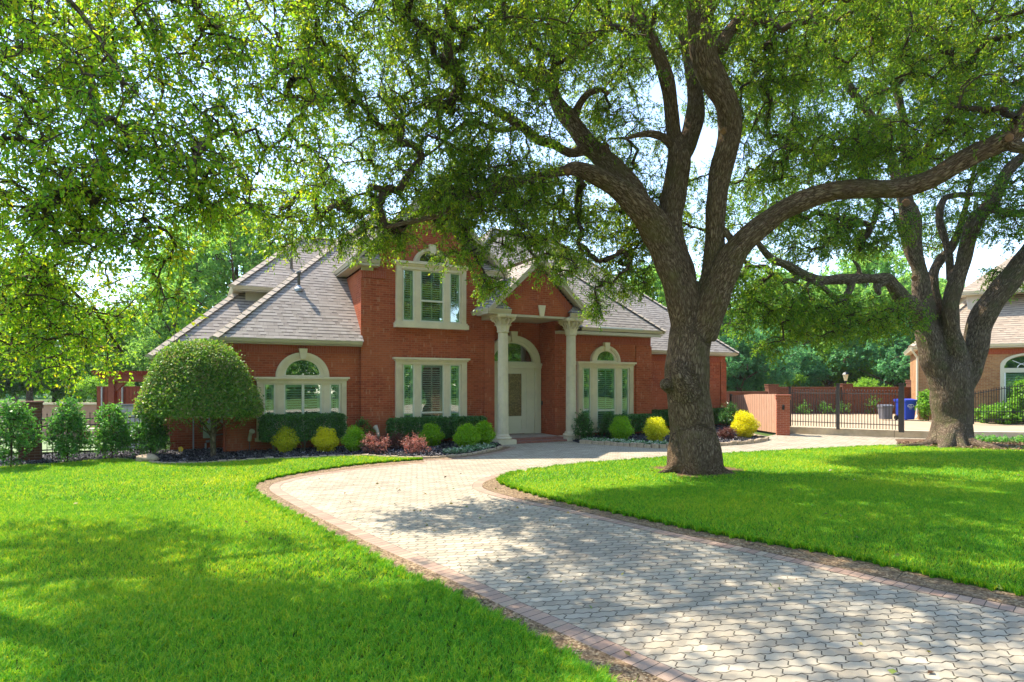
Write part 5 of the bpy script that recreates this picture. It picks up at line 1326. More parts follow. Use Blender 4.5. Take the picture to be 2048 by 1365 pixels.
# -- nearest oak, right of centre
rg = np.random.default_rng(101)
oak = empty('oak_tree', (*gp(1393, 943), 0), 0, 'huge many limbed oak on the front lawn, standing in front of the house', 'tree')
base = np.array(oak.location)
def rel(ctrl, b): return [(np.asarray(p) - b, r) for p, r in ctrl]
W1 = Wood(rg); A = lambda pts, **k: W1.limb(rel(Lm([(x, y, d, r * .95) for x, y, d, r in pts]), base), **k)
A([(1393, 956, 14.8, 62), (1392, 938, 14.8, 58), (1388, 908, 14.8, 53), (1382, 850, 14.8, 47), (1377, 770, 14.8, 45), (1381, 700, 14.8, 43.5), (1386, 640, 14.8, 44), (1388, 596, 14.8, 36)], wob=.03)
A([(1378, 670, 14.8, 36), (1362, 600, 14.7, 34), (1346, 545, 14.6, 33), (1330, 492, 14.5, 33), (1310, 450, 14.4, 32), (1278, 414, 14.2, 28), (1240, 382, 14.1, 24), (1190, 352, 13.9, 19), (1152, 338, 13.8, 15), (1134, 342, 13.7, 12)])
A([(1150, 338, 13.8, 11), (1091, 350, 13.5, 10), (1055, 356, 13.3, 10), (1000, 373, 13, 9), (940, 397, 12.7, 8), (880, 430, 12.4, 7), (820, 444, 12.1, 6), (770, 455, 11.8, 4)])
A([(1302, 446, 14.6, 27), (1256, 374, 14.8, 25), (1212, 324, 15, 22), (1176, 289, 15.1, 20), (1146, 249, 15.2, 18), (1121, 216, 15.2, 16), (1106, 179, 15.2, 13), (1111, 130, 15.3, 12), (1112, 91, 15.3, 11), (1106, 44, 15.2, 10), (1090, 0, 15, 9), (1068, -60, 14.6, 7), (1050, -130, 14.2, 5)])
A([(1106, 182, 15.2, 13), (1088, 165, 15.1, 12), (1055, 150, 15, 11), (1029, 132, 14.9, 10), (1000, 102, 14.7, 9), (950, 75, 14.4, 8), (900, 30, 14, 6), (850, -30, 13.5, 4)])
A([(1096, 160, 15.1, 9), (1080, 125, 15, 8), (1066, 85, 14.9, 7), (1040, 55, 14.7, 6), (1000, 33, 14.5, 6), (950, -10, 14.2, 4)])
A([(1182, 296, 15.1, 13), (1140, 306, 15, 10), (1110, 290, 14.9, 10), (1073, 278, 14.7, 9.5), (1044, 253, 14.5, 10), (1000, 227, 14.2, 9), (950, 201, 13.9, 8), (900, 190, 13.6, 7), (850, 205, 13.3, 5), (800, 240, 13, 4)])
A([(1044, 253, 14.5, 7), (1000, 262, 14.1, 6), (950, 245, 13.8, 6), (910, 262, 13.5, 5), (870, 300, 13.2, 4), (820, 330, 12.9, 3)])
A([(1146, 252, 15.2, 10), (1158, 212, 15.1, 8), (1176, 188, 15, 7.5), (1200, 179, 15, 7), (1214, 186, 15, 5)])
A([(1220, 330, 15, 14), (1208, 306, 14.9, 12), (1207, 290, 14.8, 11)])
A([(1376, 640, 14.9, 30), (1358, 545, 14.8, 30), (1347, 480, 14.7, 27), (1343, 421, 14.7, 26), (1349, 366, 14.7, 25), (1356, 315, 14.6, 23), (1348, 270, 14.6, 17), (1344, 225, 14.4, 15), (1337, 176, 14.2, 15), (1322, 128, 14, 14.5), (1304, 84, 13.8, 14), (1280, 30, 13.5, 13), (1262, -20, 13.2, 12), (1238, -100, 12.8, 8)])
A([(1352, 330, 14.6, 20), (1378, 278, 14.8, 20), (1392, 227, 14.9, 19), (1388, 176, 15, 17), (1378, 128, 15.1, 14), (1370, 73, 15.2, 12), (1351, 29, 15.3, 10), (1335, -30, 15.3, 7)])
A([(1370, 78, 15.2, 9), (1345, 55, 15.2, 8), (1328, 38, 15.1, 7), (1300, 24, 15, 6), (1250, 26, 14.8, 5), (1200, 20, 14.5, 4)])
A([(1290, 60, 13.6, 8), (1240, 30, 13.4, 7), (1190, 75, 13.4, 7), (1150, 108, 13.5, 6), (1125, 122, 13.6, 4)])
A([(1340, 290, 14.5, 10), (1322, 275, 14.3, 9), (1290, 268, 14, 7), (1250, 278, 13.8, 4)])
A([(1396, 660, 14.7, 34), (1414, 600, 14.6, 30), (1427, 548, 14.5, 25), (1432, 500, 14.4, 21.5), (1432, 421, 14.2, 21), (1439, 348, 14, 22), (1454, 293, 13.8, 24), (1461, 253, 13.7, 25), (1454, 205, 13.5, 25), (1430, 165, 13.4, 26), (1407, 117, 13.2, 27), (1400, 66, 13, 27), (1394, 20, 12.8, 26), (1385, -40, 12.5, 22), (1370, -110, 12.2, 16)], wob=.04)
A([(1396, 40, 12.9, 22), (1430, -20, 12.6, 18), (1455, -80, 12.3, 13)])
A([(1440, 100, 13.2, 16), (1461, 62, 13.2, 13), (1487, 33, 13.1, 12), (1520, 11, 13, 11), (1560, -8, 12.8, 9), (1620, -50, 12.5, 6)])
A([(1486, 36, 13.1, 8), (1500, 0, 13.2, 7), (1505, -50, 13.3, 5)])
A([(1402, 668, 14.7, 34), (1425, 606, 14.4, 33), (1450, 550, 14.2, 29), (1473, 503, 14, 26), (1500, 472, 13.8, 25), (1540, 440, 13.6, 23), (1573, 418, 13.4, 22), (1647, 388, 13, 20), (1720, 378, 12.6, 19.5), (1793, 376, 12.2, 20), (1859, 359, 11.9, 20), (1903, 333, 11.7, 20), (1958, 304, 11.5, 21), (2013, 280, 11.3, 23), (2050, 238, 11.1, 21), (2080, 185, 11, 18), (2115, 110, 10.8, 14), (2150, 40, 10.6, 10), (2200, -30, 10.4, 6), (2260, -90, 10.2, 3)], wob=.04)
A([(2010, 278, 11.3, 14), (2030, 296, 11.2, 13), (2075, 300, 11, 10), (2140, 330, 10.8, 7)])
A([(1470, 498, 14, 10), (1456, 470, 14.1, 7), (1440, 452, 14.2, 5)])
A([(1392, 870, 14.6, 28), (1360, 922, 14.5, 18), (1338, 942, 14.4, 9), (1312, 950, 14.3, 4)]); A([(1393, 870, 14.6, 28), (1424, 922, 14.5, 18), (1446, 941, 14.4, 9), (1470, 949, 14.3, 4)]); A([(1392, 880, 14.5, 30), (1395, 930, 14.2, 26), (1398, 952, 14.0, 10)]); A([(1345, 780, 14.7, 16), (1332, 768, 14.5, 15), (1327, 776, 14.4, 8)]); A([(1372, 780, 14.6, 34), (1358, 745, 14.25, 16), (1356, 725, 14.3, 12)])
W1.build('trunk', M['bark'], oak, .035, 16)
def cut(root, p, q, r, base):
    P, Q = at(*p) - base, at(*q) - base; m = MB(); m.tube([P, P + (Q - P) * .5, Q], [r, r * .98, r * .8], 12); m.build('cut_limb', M['cut'], root)
cut(oak, (1135, 342, 13.58), (1133, 342, 13.5), .075, base); cut(oak, (2018, 276, 11.09), (2018, 276, 11.04), .075, base); cut(oak, (1214, 186, 14.95), (1217, 188, 14.92), .05, base); cut(oak, (1447, 262, 13.4), (1446, 263, 13.36), .08, base)
sk = W1.nodes(); sk = sk[sk[:, 3] < .27][:, :3]
T = blobs(rg, [(710, 455, 12.3, 1.0, 1.2, .42, 55), (850, 392, 12.8, 1.4, 1.4, .58, 85), (965, 412, 13.3, 1.3, 1.3, .58, 80), (1040, 485, 13.6, .8, .9, .5, 42), (985, 560, 13.4, .40, .5, .30, 16), (920, 505, 13.2, .7, .6, .3, 20), (630, 400, 12, 1.0, 1.2, .5, 55), (575, 455, 11.8, .7, .9, .4, 30), (1115, 530, 14, .7, .6, .35, 18), (790, 480, 12.7, .6, .6, .25, 14),
    (710, 250, 12.2, 1.3, 1.8, .8, 75), (850, 290, 13, 1.5, 1.8, 1.0, 130), (1000, 270, 13.8, 1.6, 2, 1.3, 170), (750, 110, 11.8, 1.7, 1.8, 1.1, 140), (900, 70, 13, 1.8, 2, 1.1, 170), (1050, 60, 14, 1.6, 2, 1.3, 170), (620, 90, 10.8, 1.0, 1.3, .8, 65), (980, 380, 13.6, 1.5, 1.5, .7, 120),
    (1190, 120, 15.3, 1.5, 1.6, 1.5, 170), (1240, 290, 15.8, 1.3, 1.3, 1.2, 130), (1180, 470, 15.6, 1.5, 1.4, .9, 150), (1090, 400, 15, 1.3, 1.4, .8, 110), (1240, 555, 15.6, .9, .9, .6, 60), (1290, 430, 16, 1.0, 1.1, 1.2, 90), (1180, 610, 15.8, .5, .5, .3, 16),
    (1500, 130, 14.6, 1.3, 1.6, 1.5, 130), (1540, 300, 15, 1.2, 1.4, 1.0, 90), (1400, 420, 16.6, .9, .8, 1.5, 70), (1340, 60, 15.8, 1.2, 1.2, 1.2, 80), (1620, 60, 13, 1.5, 1.5, 1.0, 90), (1800, 290, 12.4, 1.2, 1, .5, 40), (1960, 200, 11.4, .9, 1, .7, 45), (1700, 300, 12.9, .8, .9, .5, 30), (1900, 60, 11.8, 1.5, 1.5, .8, 80), (2200, 0, 10.5, 1.1, 1.1, .7, 60)]) - base
T2 = wblobs(rg, [((2.5, 12.5, 10.5), (3.5, 3.2, 1.6), 200), ((6.5, 13.5, 11), (3.5, 3.5, 1.8), 260), ((6.0, 17.0, 11.5), (3.5, 2.5, 1.6), 70), ((9.5, 14.5, 11.5), (2.8, 3.0, 1.6), 120), ((-.3, 12.0, 10), (2.6, 2.4, 1.2), 80), ((9.0, 11, 9.5), (2.6, 2.8, 1.3), 120), ((4.5, 16.2, 12), (3.2, 2.2, 1.6), 90), ((4.5, 9.5, 9.2), (3.0, 1.9, 1.0), 110), ((1.0, 9.6, 8.6), (2.4, 1.8, .9), 90), ((-1.6, 11.2, 9.6), (2.4, 2.0, .8), 90), ((.6, 8.6, 8.9), (2.0, 1.6, .8), 70), ((4.6, 8.2, 8.4), (2.4, 1.5, .8), 90), ((-1.8, 9.4, 9.6), (1.8, 1.5, .6), 60), ((1.6, 10.8, 9.9), (2.0, 1.6, .7), 70)]) - base  # unseen foliage above the frame, added to shade the drive and lawn
crown(oak, rg, sk, np.vstack([T, T2]), M['leaf_oak'], 5, 17, (.22, .58), .078, .030, .45, .0075)

# -- second oak, far right
rg = np.random.default_rng(202)
oak2 = empty('oak_tree', (*gp(1900, 891), 0), 0, 'forked grey oak at the right before the neighbour house', 'tree'); base = np.array(oak2.location)
W2 = Wood(rg); A = lambda pts, **k: W2.limb(rel(Lm([(x, y, d, r * (.78 if d > 19.4 else .88)) for x, y, d, r in pts]), base), **k)
A([(1900, 900, 21, 66), (1900, 886, 21, 52), (1903, 850, 21, 45), (1904, 800, 21, 45), (1905, 760, 21, 44), (1908, 720, 21, 36)], wob=.03)
A([(1893, 790, 21, 34), (1880, 750, 21, 30), (1866, 705, 21, 28), (1853, 660, 21, 28), (1846, 620, 20.9, 27), (1842, 580, 20.8, 21), (1839, 540, 20.8, 18), (1828, 505, 20.8, 20), (1820, 460, 20.7, 25), (1815, 425, 20.6, 22), (1813, 404, 20.5, 15)])
A([(1846, 640, 20.9, 24), (1826, 615, 20.6, 22), (1806, 598, 20.3, 19), (1788, 575, 20, 17), (1772, 557, 19.8, 15), (1745, 558, 19.6, 12), (1683, 558, 19.2, 12), (1637, 560, 18.9, 11), (1600, 546, 18.6, 10.5), (1575, 531, 18.4, 10), (1548, 522, 18.2, 9), (1530, 506, 18, 8), (1510, 480, 17.8, 6), (1480, 462, 17.6, 4)])
A([(1770, 560, 19.8, 16), (1752, 572, 19.7, 10), (1760, 590, 19.6, 5)]); A([(1705, 560, 19.3, 8), (1698, 582, 19.2, 8), (1686, 598, 19.1, 8), (1668, 594, 19, 7), (1646, 574, 18.8, 6), (1620, 565, 18.7, 3)]); A([(1718, 556, 19.4, 6), (1717, 535, 19.4, 5), (1705, 520, 19.4, 3)]); A([(1605, 548, 18.7, 8), (1585, 562, 18.6, 7), (1560, 560, 18.4, 5), (1535, 545, 18.2, 3)])
A([(1818, 440, 20.7, 16), (1812, 380, 20.9, 12), (1811, 330, 21, 11), (1809, 270, 21.1, 10), (1796, 190, 21.2, 9), (1783, 150, 21.2, 8), (1790, 110, 21.2, 7), (1795, 50, 21.2, 6), (1798, -10, 21, 4)])
A([(1820, 470, 20.8, 15), (1800, 380, 20.7, 13), (1778, 304, 20.6, 12), (1764, 264, 20.5, 11), (1738, 227, 20.3, 10.5), (1705, 183, 20, 10), (1672, 136, 19.7, 9), (1650, 95, 19.5, 8), (1621, 59, 19.2, 7), (1584, 15, 19, 5), (1540, -20, 18.7, 3)])
A([(1790, 130, 21.2, 6), (1804, 98, 21, 6.5), (1830, 98, 20.8, 7), (1852, 90, 20.6, 7), (1864, 55, 20.4, 6), (1878, 15, 20.2, 5), (1890, -40, 20, 3)])
A([(1762, 300, 20.5, 9), (1720, 312, 20.2, 9), (1670, 298, 19.9, 9), (1640, 305, 19.7, 8), (1622, 345, 19.5, 6), (1615, 370, 19.4, 4)]); A([(1640, 302, 19.7, 6), (1590, 300, 19.4, 5), (1540, 280, 19, 4), (1510, 250, 18.7, 3)]); A([(1755, 330, 20.5, 7), (1710, 332, 20.3, 6), (1670, 340, 20, 4)])
A([(1910, 780, 21, 32), (1916, 720, 20.8, 25), (1912, 690, 20.7, 22), (1903, 654, 20.6, 20), (1899, 608, 20.5, 19), (1914, 562, 20.3, 18), (1929, 525, 20.1, 18), (1938, 480, 19.9, 18), (1948, 445, 19.7, 18), (1973, 415, 19.5, 17), (1995, 382, 19.3, 15), (2013, 345, 19.1, 13), (2040, 318, 18.9, 11), (2090, 280, 18.6, 8)])
A([(1990, 420, 19.4, 9), (2030, 428, 19.2, 9), (2080, 425, 19, 7)]); A([(1900, 560, 20.5, 9), (1895, 500, 20.7, 9), (1880, 440, 20.9, 9), (1885, 405, 21, 8), (1905, 392, 21.1, 8), (1985, 388, 21.2, 6)])
A([(1876, 650, 21, 16), (1866, 560, 21.2, 13), (1880, 520, 21.3, 12), (1905, 492, 21.4, 10), (1930, 420, 21.5, 7), (1950, 330, 21.6, 5)])
A([(1915, 790, 21, 34), (1938, 745, 20.9, 27), (1948, 700, 20.8, 27), (1960, 655, 20.7, 28), (1978, 620, 20.5, 29), (2003, 582, 20.3, 28), (2034, 540, 20, 26), (2070, 490, 19.7, 24), (2110, 420, 19.4, 21), (2150, 340, 19, 16), (2180, 250, 18.6, 12), (2215, 170, 18.2, 8), (2250, 90, 17.9, 4)], wob=.04)
for pts in ([(1888, 866, 20.9, 20), (1858, 889, 20.6, 11), (1815, 893, 20.3, 7), (1780, 897, 20, 3)], [(1912, 866, 20.8, 20), (1948, 887, 20.2, 11), (1985, 897, 19.6, 9), (2030, 908, 19, 4)], [(1898, 868, 20.7, 24), (1885, 897, 20, 14), (1868, 907, 19.4, 6), (1840, 912, 19, 3)], [(1905, 868, 20.7, 24), (1925, 897, 20, 13), (1945, 909, 19.3, 6)]): A(pts)
W2.build('trunk', M['bark2'], oak2, .04, 16)
cut(oak2, (1812, 406, 20.25), (1812, 406, 20.2), .13, base); cut(oak2, (1829, 557, 20.5), (1829, 557, 20.45), .10, base)
sk = W2.nodes(); sk = sk[sk[:, 3] < .30][:, :3]
T = blobs(rg, [(1500, 560, 18, .9, 1, .6, 45), (1560, 600, 18.4, 1.2, 1.2, .8, 100), (1640, 640, 18.9, 1.3, 1.2, .8, 110), (1720, 630, 19.3, 1.2, 1.2, .7, 80), (1790, 640, 19.8, .8, .9, .6, 40), (1600, 460, 19.5, 1.6, 1.6, 1.0, 150), (1720, 450, 20.3, 1.5, 1.5, 1.1, 140), (1660, 300, 20, 1.9, 1.9, 1.5, 220), (1560, 180, 19.2, 1.6, 1.8, 1.6, 160), (1700, 110, 20, 2.0, 2, 1.7, 220), (1830, 180, 21, 1.9, 2, 1.8, 220), (1870, 40, 20.5, 2.0, 2, 1.6, 190), (1970, 160, 19.4, 1.7, 1.8, 1.6, 180), (2010, 420, 19.2, 1.2, 1.4, 1.1, 110), (1890, 320, 21.5, 1.5, 1.5, 1.4, 140), (1880, 460, 22, 1.2, 1.2, 1.0, 80), (1470, 640, 17.8, .5, .6, .4, 16), (1550, 690, 18.3, .5, .6, .3, 16), (2000, 560, 20.8, .6, .6, .5, 22), (2060, 260, 18.8, 1.5, 1.6, 1.6, 120), (1780, 320, 21.6, 1.4, 1.4, 1.6, 120), (1450, 560, 17.6, .5, .8, .8, 26), (1520, 400, 19, 1.2, 1.4, 1.0, 80), (2200, 210, 18.4, 1.5, 1.4, 1.2, 90)]) - base
T2 = wblobs(rg, [((14, 18.5, 16.5), (4.5, 3.5, 2), 200), ((18.5, 18, 14), (3.5, 3.5, 2.5), 150), ((10.5, 18, 15), (3, 3, 2), 90)]) - base  # upper crown out of view, put there for the shadows it casts
crown(oak2, rg, sk, np.vstack([T, T2]), M['leaf_oak2'], 5, 15, (.25, .62), .095, .040, .4, .0085)

# -- tree whose trunk stands left of the picture; its limbs hang in from above
rg = np.random.default_rng(303)
elm = empty('elm_tree', (-10.2, 8.8, 0), 0, 'leafy tree reaching in from the left edge with drooping sunlit branches', 'tree'); base = np.array(elm.location)
W3 = Wood(rg); A = lambda pts, **k: W3.limb(rel(Lm(pts), base), **k)
def Aw(pts): return W3.limb([(np.array(p) - base, r) for p, r in pts])
Aw([((-10.2, 8.8, -.1), .55), ((-10.2, 8.8, .3), .42), ((-10.15, 8.8, 2), .36), ((-10, 8.7, 3.8), .36), ((-9.8, 8.6, 4.6), .28)])
Aw([((-10, 8.7, 3.6), .24), ((-9.0, 8.2, 5.6), .19), ((-7.6, 7.7, 7.0), .14), ((-6.4, 7.3, 7.5), .10)] + [(at(60, -70, 7), .055)] + [(p, r) for p, r in Lm([(138, 0, 7, 7.5), (176, 44, 7, 6.5), (211, 94, 6.9, 6), (229, 126, 6.9, 6), (240, 155, 6.9, 5.5), (273, 188, 6.8, 4), (299, 226, 6.8, 4), (317, 273, 6.8, 3.4), (337, 296, 6.7, 3), (390, 305, 6.7, 2)])])
A([(240, 155, 6.9, 4.5), (246, 205, 6.9, 4), (229, 243, 6.9, 3.5), (217, 287, 6.9, 3), (190, 352, 6.9, 2), (165, 420, 6.9, 1.5)])
Aw([((-9.9, 8.7, 4.0), .2), ((-8.6, 8.0, 5.9), .13), (at(-90, 80, 7.4), .06)] + Lm([(0, 144, 7.2, 6.5), (29, 173, 7.2, 6), (73, 205, 7.1, 6), (76, 249, 7.1, 5), (97, 299, 7.1, 5), (123, 349, 7.0, 4.5), (155, 378, 7, 4), (199, 400, 7, 3.5), (240, 430, 7, 2.5), (290, 440, 7, 2)]))
Aw([((-8.0, 7.8, 6.7), .09), (at(20, -50, 7.6), .05)] + Lm([(32, 15, 7.5, 6), (35, 73, 7.5, 4.5), (38, 126, 7.5, 4), (22, 145, 7.5, 3)]))
A([(45, -30, 7.5, 5), (62, 0, 7.4, 4), (67, 88, 7.4, 3.5), (64, 176, 7.4, 3), (70, 250, 7.4, 2)])
Aw([((-6.4, 7.3, 7.5), .09), ((-5.0, 7.2, 7.9), .07), (at(262, -60, 7.2), .05)] + Lm([(273, 0, 7.2, 4.5), (276, 44, 7.2, 4), (252, 80, 7.2, 3), (238, 110, 7.2, 2)]))
Aw([((-5.0, 7.2, 7.9), .07), ((-3.2, 7.4, 8.2), .06), (at(480, -60, 8), .04)] + Lm([(500, 20, 8, 4), (545, 70, 8, 3.5), (575, 130, 8, 3), (595, 190, 8, 2), (610, 260, 8, 1.5)]))
A([(276, 44, 7.2, 3.5), (310, 90, 7.2, 3), (322, 120, 7.2, 2.5), (316, 160, 7.2, 2)])
Aw([((-9.9, 8.8, 3.6), .16), ((-9.4, 9.6, 4.6), .12), (at(-60, 400, 10), .07)] + Lm([(20, 470, 9.8, 6), (80, 540, 9.5, 4), (130, 600, 9.3, 3), (170, 660, 9.2, 2)]))
Aw([((-7.6, 7.7, 7.0), .12), ((-5.5, 8.6, 8.2), .10), ((-3.2, 9.4, 8.8), .07), ((-1.6, 9.6, 8.7), .04)]); Aw([((-9.0, 8.2, 5.6), .13), ((-8.5, 10.2, 7.8), .10), ((-7.2, 11.4, 8.8), .05)])
Aw([((-6.4, 7.3, 7.5), .08), ((-5.0, 5.9, 8.0), .06), ((-3.2, 5.0, 8.0), .04)])
W3.build('trunk', M['bark2'], elm, .03, 12)
sk = W3.nodes(); sk = sk[sk[:, 3] < .16][:, :3]
T = blobs(rg, [(40, 90, 7.5, 1.0, 1.0, .9, 70), (170, 60, 7.3, 1.0, 1.0, .6, 55), (120, 200, 7.2, .9, 1.0, .7, 65), (330, 60, 7.4, .6, .8, .5, 24), (260, 190, 6.9, .5, .8, .6, 28), (400, 120, 7.6, .6, .8, .8, 36), (500, 70, 8, .8, 1, .8, 60), (90, 340, 7.2, .9, 1.0, .6, 65), (240, 320, 6.9, .7, .8, .5, 46), (370, 320, 7, .6, .8, .4, 38), (440, 390, 7.6, .5, .7, .4, 30), (480, 290, 7.9, .5, .8, .5, 34), (60, 440, 7.8, .8, 1, .5, 50), (190, 440, 7.4, .7, .9, .4, 44), (290, 470, 7.3, .4, .6, .25, 14), (50, 560, 9, .9, 1.1, .7, 75), (150, 590, 9.2, .9, 1, .7, 70), (110, 690, 9.6, .9, 1, .55, 46), (335, 540, 7.6, .16, .3, .5, 7), (350, 610, 7.6, .14, .2, .25, 4), (-60, 650, 9.6, .9, 1, .9, 50), (580, 220, 8.4, .5, .7, .7, 30), (610, 330, 9, .4, .6, .4, 18), (390, 430, 7.8, .3, .5, .25, 10)]) - base
T2 = wblobs(rg, [((-6.2, 8.6, 8.6), (3.0, 2.2, .9), 150), ((-3.0, 8.8, 8.9), (2.4, 2.0, .8), 95), ((-8.6, 10.6, 8.4), (2.0, 1.8, 1.1), 80), ((-4.2, 5.6, 8.3), (2.2, 1.8, .8), 75), ((-10.5, 8.0, 8.0), (2.6, 2.4, 1.6), 80), ((-7.0, 6.2, 7.8), (1.6, 1.6, .7), 50), ((-1.2, 6.8, 8.8), (1.6, 1.8, .6), 40), ((-2.4, 10.4, 9.4), (1.9, 1.7, .6), 60), ((-4.4, 10.2, 9.3), (1.6, 1.4, .6), 40)]) - base  # unseen overhead foliage, added to dapple the foreground with shade
crown(elm, rg, sk, np.vstack([T, T2]), M['leaf_near'], 5, 12, (.2, .50), .063, .034, .45, .006)

# ---------------------------------------------------------------- background trees
def bg_tree(seed, h, w, mat, n, ll, lw, label, loc, z0=.22, name='broad_tree'):
    rg = np.random.default_rng(seed); r = empty(name, loc, 0, label, 'tree', None); W = Wood(rg)
    W.limb([((0, 0, -.2), .32), ((.05, 0, h * .15), .25), ((0, .1, h * .35), .22), ((.1, 0, h * .6), .14), ((0, 0, h * .85), .05)], .4)
    for k in range(8):
        a = k * 2.4 + rg.random(); z = h * rg.uniform(.2, .6); e = rg.uniform(.55, .95) * w / 2
        W.limb([((0, 0, z), .13), ((math.cos(a) * e * .4, math.sin(a) * e * .4, z + h * .09), .09), ((math.cos(a) * e, math.sin(a) * e, z + h * rg.uniform(.1, .25)), .035)], .4)
    W.build('trunk', M['bark2'], r, .09, 8)
    sk = W.nodes()[:, :3]; S = []
    for k in range(13):
        a = rg.random() * 6.28; q = rg.random() ** .6 * w * .36; z = h * rg.uniform(z0 + .12, .9); q *= math.sin(PI * min(.95, max(.12, (z / h - z0 + .1) / (1.05 - z0)))) ** .6
        S.append(((math.cos(a) * q, math.sin(a) * q, z), (w * rg.uniform(.14, .22), w * rg.uniform(.14, .22), h * rg.uniform(.07, .12)), n // 13))
    crown(r, rg, sk, wblobs(rg, S), mat, 6, 15, (.4, 1.0), ll, lw, .3, .012)
    return r
def put(src, px, d, s, label, rz, mat=None, zs=1.0, name=None, group=None):
    c = copy_tree(src); c.location = ((px - 1024) / F * d, d, -.1); c.rotation_euler = (0, 0, rz); c.scale = (s, s, s * zs); c['label'] = label
    if mat is not None:
        for ch in c.children:
            if ch.name.startswith('crown'):
                ch.material_slots[0].link = 'OBJECT'; ch.material_slots[0].material = mat
    return c
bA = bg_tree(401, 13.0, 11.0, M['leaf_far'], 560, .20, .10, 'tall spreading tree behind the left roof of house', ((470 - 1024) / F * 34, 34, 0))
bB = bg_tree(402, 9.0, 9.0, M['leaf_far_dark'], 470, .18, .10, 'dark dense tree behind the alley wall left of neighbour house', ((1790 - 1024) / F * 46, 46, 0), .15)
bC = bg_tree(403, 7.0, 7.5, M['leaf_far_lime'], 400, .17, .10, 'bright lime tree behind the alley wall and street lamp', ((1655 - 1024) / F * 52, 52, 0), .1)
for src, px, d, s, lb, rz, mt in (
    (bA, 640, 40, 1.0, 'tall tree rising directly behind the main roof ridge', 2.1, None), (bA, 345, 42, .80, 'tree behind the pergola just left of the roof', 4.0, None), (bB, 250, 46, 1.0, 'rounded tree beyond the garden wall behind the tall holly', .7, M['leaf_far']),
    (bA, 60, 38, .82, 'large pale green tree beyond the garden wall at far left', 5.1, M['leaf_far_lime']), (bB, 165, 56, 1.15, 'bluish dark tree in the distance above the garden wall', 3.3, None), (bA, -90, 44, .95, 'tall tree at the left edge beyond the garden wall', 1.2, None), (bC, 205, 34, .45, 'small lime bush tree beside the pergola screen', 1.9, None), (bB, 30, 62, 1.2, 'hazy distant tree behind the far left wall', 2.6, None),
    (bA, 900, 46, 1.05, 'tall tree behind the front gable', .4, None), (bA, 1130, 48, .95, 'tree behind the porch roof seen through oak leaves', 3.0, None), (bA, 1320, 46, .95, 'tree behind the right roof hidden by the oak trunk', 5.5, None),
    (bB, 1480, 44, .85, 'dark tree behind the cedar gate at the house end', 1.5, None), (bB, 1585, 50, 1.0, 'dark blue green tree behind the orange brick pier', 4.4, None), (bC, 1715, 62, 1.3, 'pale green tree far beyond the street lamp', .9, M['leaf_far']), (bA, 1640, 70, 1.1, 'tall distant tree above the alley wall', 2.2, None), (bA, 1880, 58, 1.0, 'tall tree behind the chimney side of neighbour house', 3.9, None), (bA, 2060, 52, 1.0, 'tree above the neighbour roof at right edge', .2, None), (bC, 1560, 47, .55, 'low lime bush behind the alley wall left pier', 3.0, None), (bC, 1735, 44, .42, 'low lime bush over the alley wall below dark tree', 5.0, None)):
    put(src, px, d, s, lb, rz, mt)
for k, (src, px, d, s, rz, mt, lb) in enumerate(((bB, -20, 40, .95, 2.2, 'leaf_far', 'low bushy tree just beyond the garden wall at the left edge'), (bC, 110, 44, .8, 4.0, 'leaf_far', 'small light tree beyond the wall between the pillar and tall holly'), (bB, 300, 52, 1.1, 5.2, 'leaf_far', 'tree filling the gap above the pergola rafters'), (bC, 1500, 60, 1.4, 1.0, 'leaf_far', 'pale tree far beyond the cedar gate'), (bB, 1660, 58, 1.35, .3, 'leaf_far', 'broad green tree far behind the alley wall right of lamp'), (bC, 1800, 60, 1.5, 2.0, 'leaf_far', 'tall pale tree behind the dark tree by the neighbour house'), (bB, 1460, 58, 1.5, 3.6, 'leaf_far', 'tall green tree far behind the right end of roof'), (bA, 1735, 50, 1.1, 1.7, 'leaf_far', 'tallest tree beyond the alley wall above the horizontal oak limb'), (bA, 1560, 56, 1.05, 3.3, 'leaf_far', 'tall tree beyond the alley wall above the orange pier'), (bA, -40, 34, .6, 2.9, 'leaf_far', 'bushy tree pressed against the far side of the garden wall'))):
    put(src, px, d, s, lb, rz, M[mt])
# the far wood closing the view behind all the gardens
rg = np.random.default_rng(78); cc = []
for k in range(64):
    x_ = -125 + k * 4.0; cc.append(sample_blob(rg, (x_, 92 + rg.normal() * 5 - .0012 * x_ * x_, 5.2 + rg.normal() * 1.2), (4.5, 3.0, 6.5), 1500, .3))
p = np.vstack(cc); p = p[p[:, 2] > -.3]; n = len(p); o = link('woods', leaves_mesh('woods', p, rg.normal(size=(n, 3)), rg.normal(size=(n, 3)), np.full(n, .60), np.full(n, .36), rg.random(n)), M['leaf_far_dark']); tag(o, kind='stuff')
# woods added behind the photographer, out of view, to fill the window reflections
rg = np.random.default_rng(77); cc = []
for k in range(46):
    a_ = -2.75 + k * .08; cc.append(sample_blob(rg, (8 + 58 * math.cos(a_) + rg.normal() * 2, 4 + 40 * math.sin(a_) + rg.normal() * 3, 5.5 + rg.normal()), (5.0, 3.5, 7.0), 4200, .3))
p = np.vstack(cc); n = len(p); o = link('woods', leaves_mesh('woods', p, rg.normal(size=(n, 3)), rg.normal(size=(n, 3)), np.full(n, .7), np.full(n, .42), rg.random(n)), M['leaf_far']); tag(o, kind='stuff')
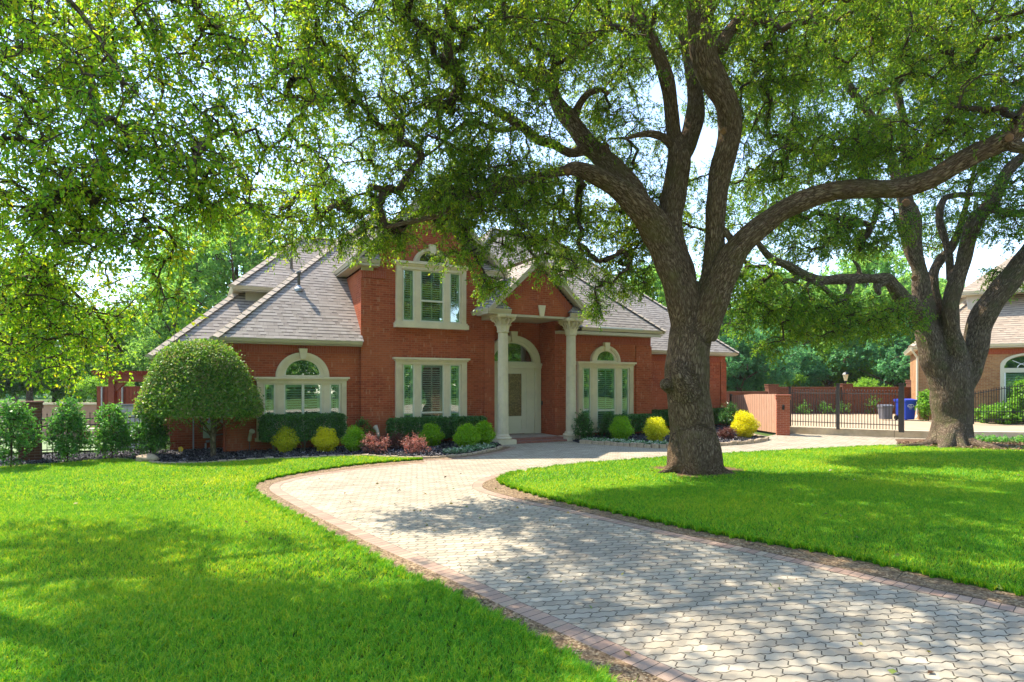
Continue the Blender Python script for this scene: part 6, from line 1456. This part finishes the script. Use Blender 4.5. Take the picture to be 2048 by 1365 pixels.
# ---------------------------------------------------------------- sky, sun, camera
su, sv, sz = -.62, 1.2, 1.95
sd = Vector((su * CU - sv * SU, su * SU + sv * CU, sz)).normalized()
el = math.asin(sd.z); az = math.atan2(sd.x, sd.y)
wd = bpy.data.worlds.new('World'); SC.world = wd; wd.use_nodes = True; nt = wd.node_tree; bg = nt.nodes['Background']
sk = nt.nodes.new('ShaderNodeTexSky'); sk.sky_type = 'NISHITA'; sk.sun_disc = False; sk.sun_elevation = el; sk.sun_rotation = az; sk.air_density = 1.0; sk.dust_density = .05; sk.ozone_density = 4.0
hs = nt.nodes.new('ShaderNodeHueSaturation'); hs.inputs['Saturation'].default_value = .84; nt.links.new(sk.outputs[0], hs.inputs['Color']); nt.links.new(hs.outputs[0], bg.inputs[0]); bg.inputs[1].default_value = SKY
ld = bpy.data.lights.new('sun', 'SUN'); ld.energy = SUN; ld.angle = R(.53); ld.color = (1, .93, .80)
lo = bpy.data.objects.new('sun', ld); COL.objects.link(lo); lo.rotation_euler = sd.to_track_quat('Z', 'Y').to_euler(); lo.location = (0, 0, 40)
cd_ = bpy.data.cameras.new('camera'); co = bpy.data.objects.new('camera', cd_); COL.objects.link(co); SC.camera = co
co.location = (0, 0, CAMH); co.rotation_euler = (PI / 2, 0, 0)
cd_.sensor_width = 36; cd_.lens = F / 2048 * 36; cd_.shift_y = (HOR - 682.5) / 2048; cd_.clip_start = .1; cd_.clip_end = 600
SC.view_settings.view_transform = 'Standard'; SC.view_settings.look = 'None'; SC.view_settings.exposure = EXPO; SC.view_settings.gamma = 1; SC.view_settings.use_curve_mapping = False
SC.render.engine = 'CYCLES'; cy = SC.cycles
cy.max_bounces = 8; cy.diffuse_bounces = 4; cy.glossy_bounces = 3; cy.transmission_bounces = 5; cy.transparent_max_bounces = 8; cy.use_denoising = True; cy.sample_clamp_indirect = 6

if HAZE:
    hz = MB().box(-150, 150, -60, 120, -1.0, 21.0); t = NT('haze'); v = t.n('VolumePrincipled', {'Color': (.86, .93, 1.0), 'Density': HAZE, 'Anisotropy': .35})
    o_ = t.t.nodes.new('ShaderNodeOutputMaterial'); t.t.links.new(v.outputs[0], o_.inputs['Volume']); tag(hz.build('haze', t.m), kind='stuff')
    cy.volume_bounces = 0
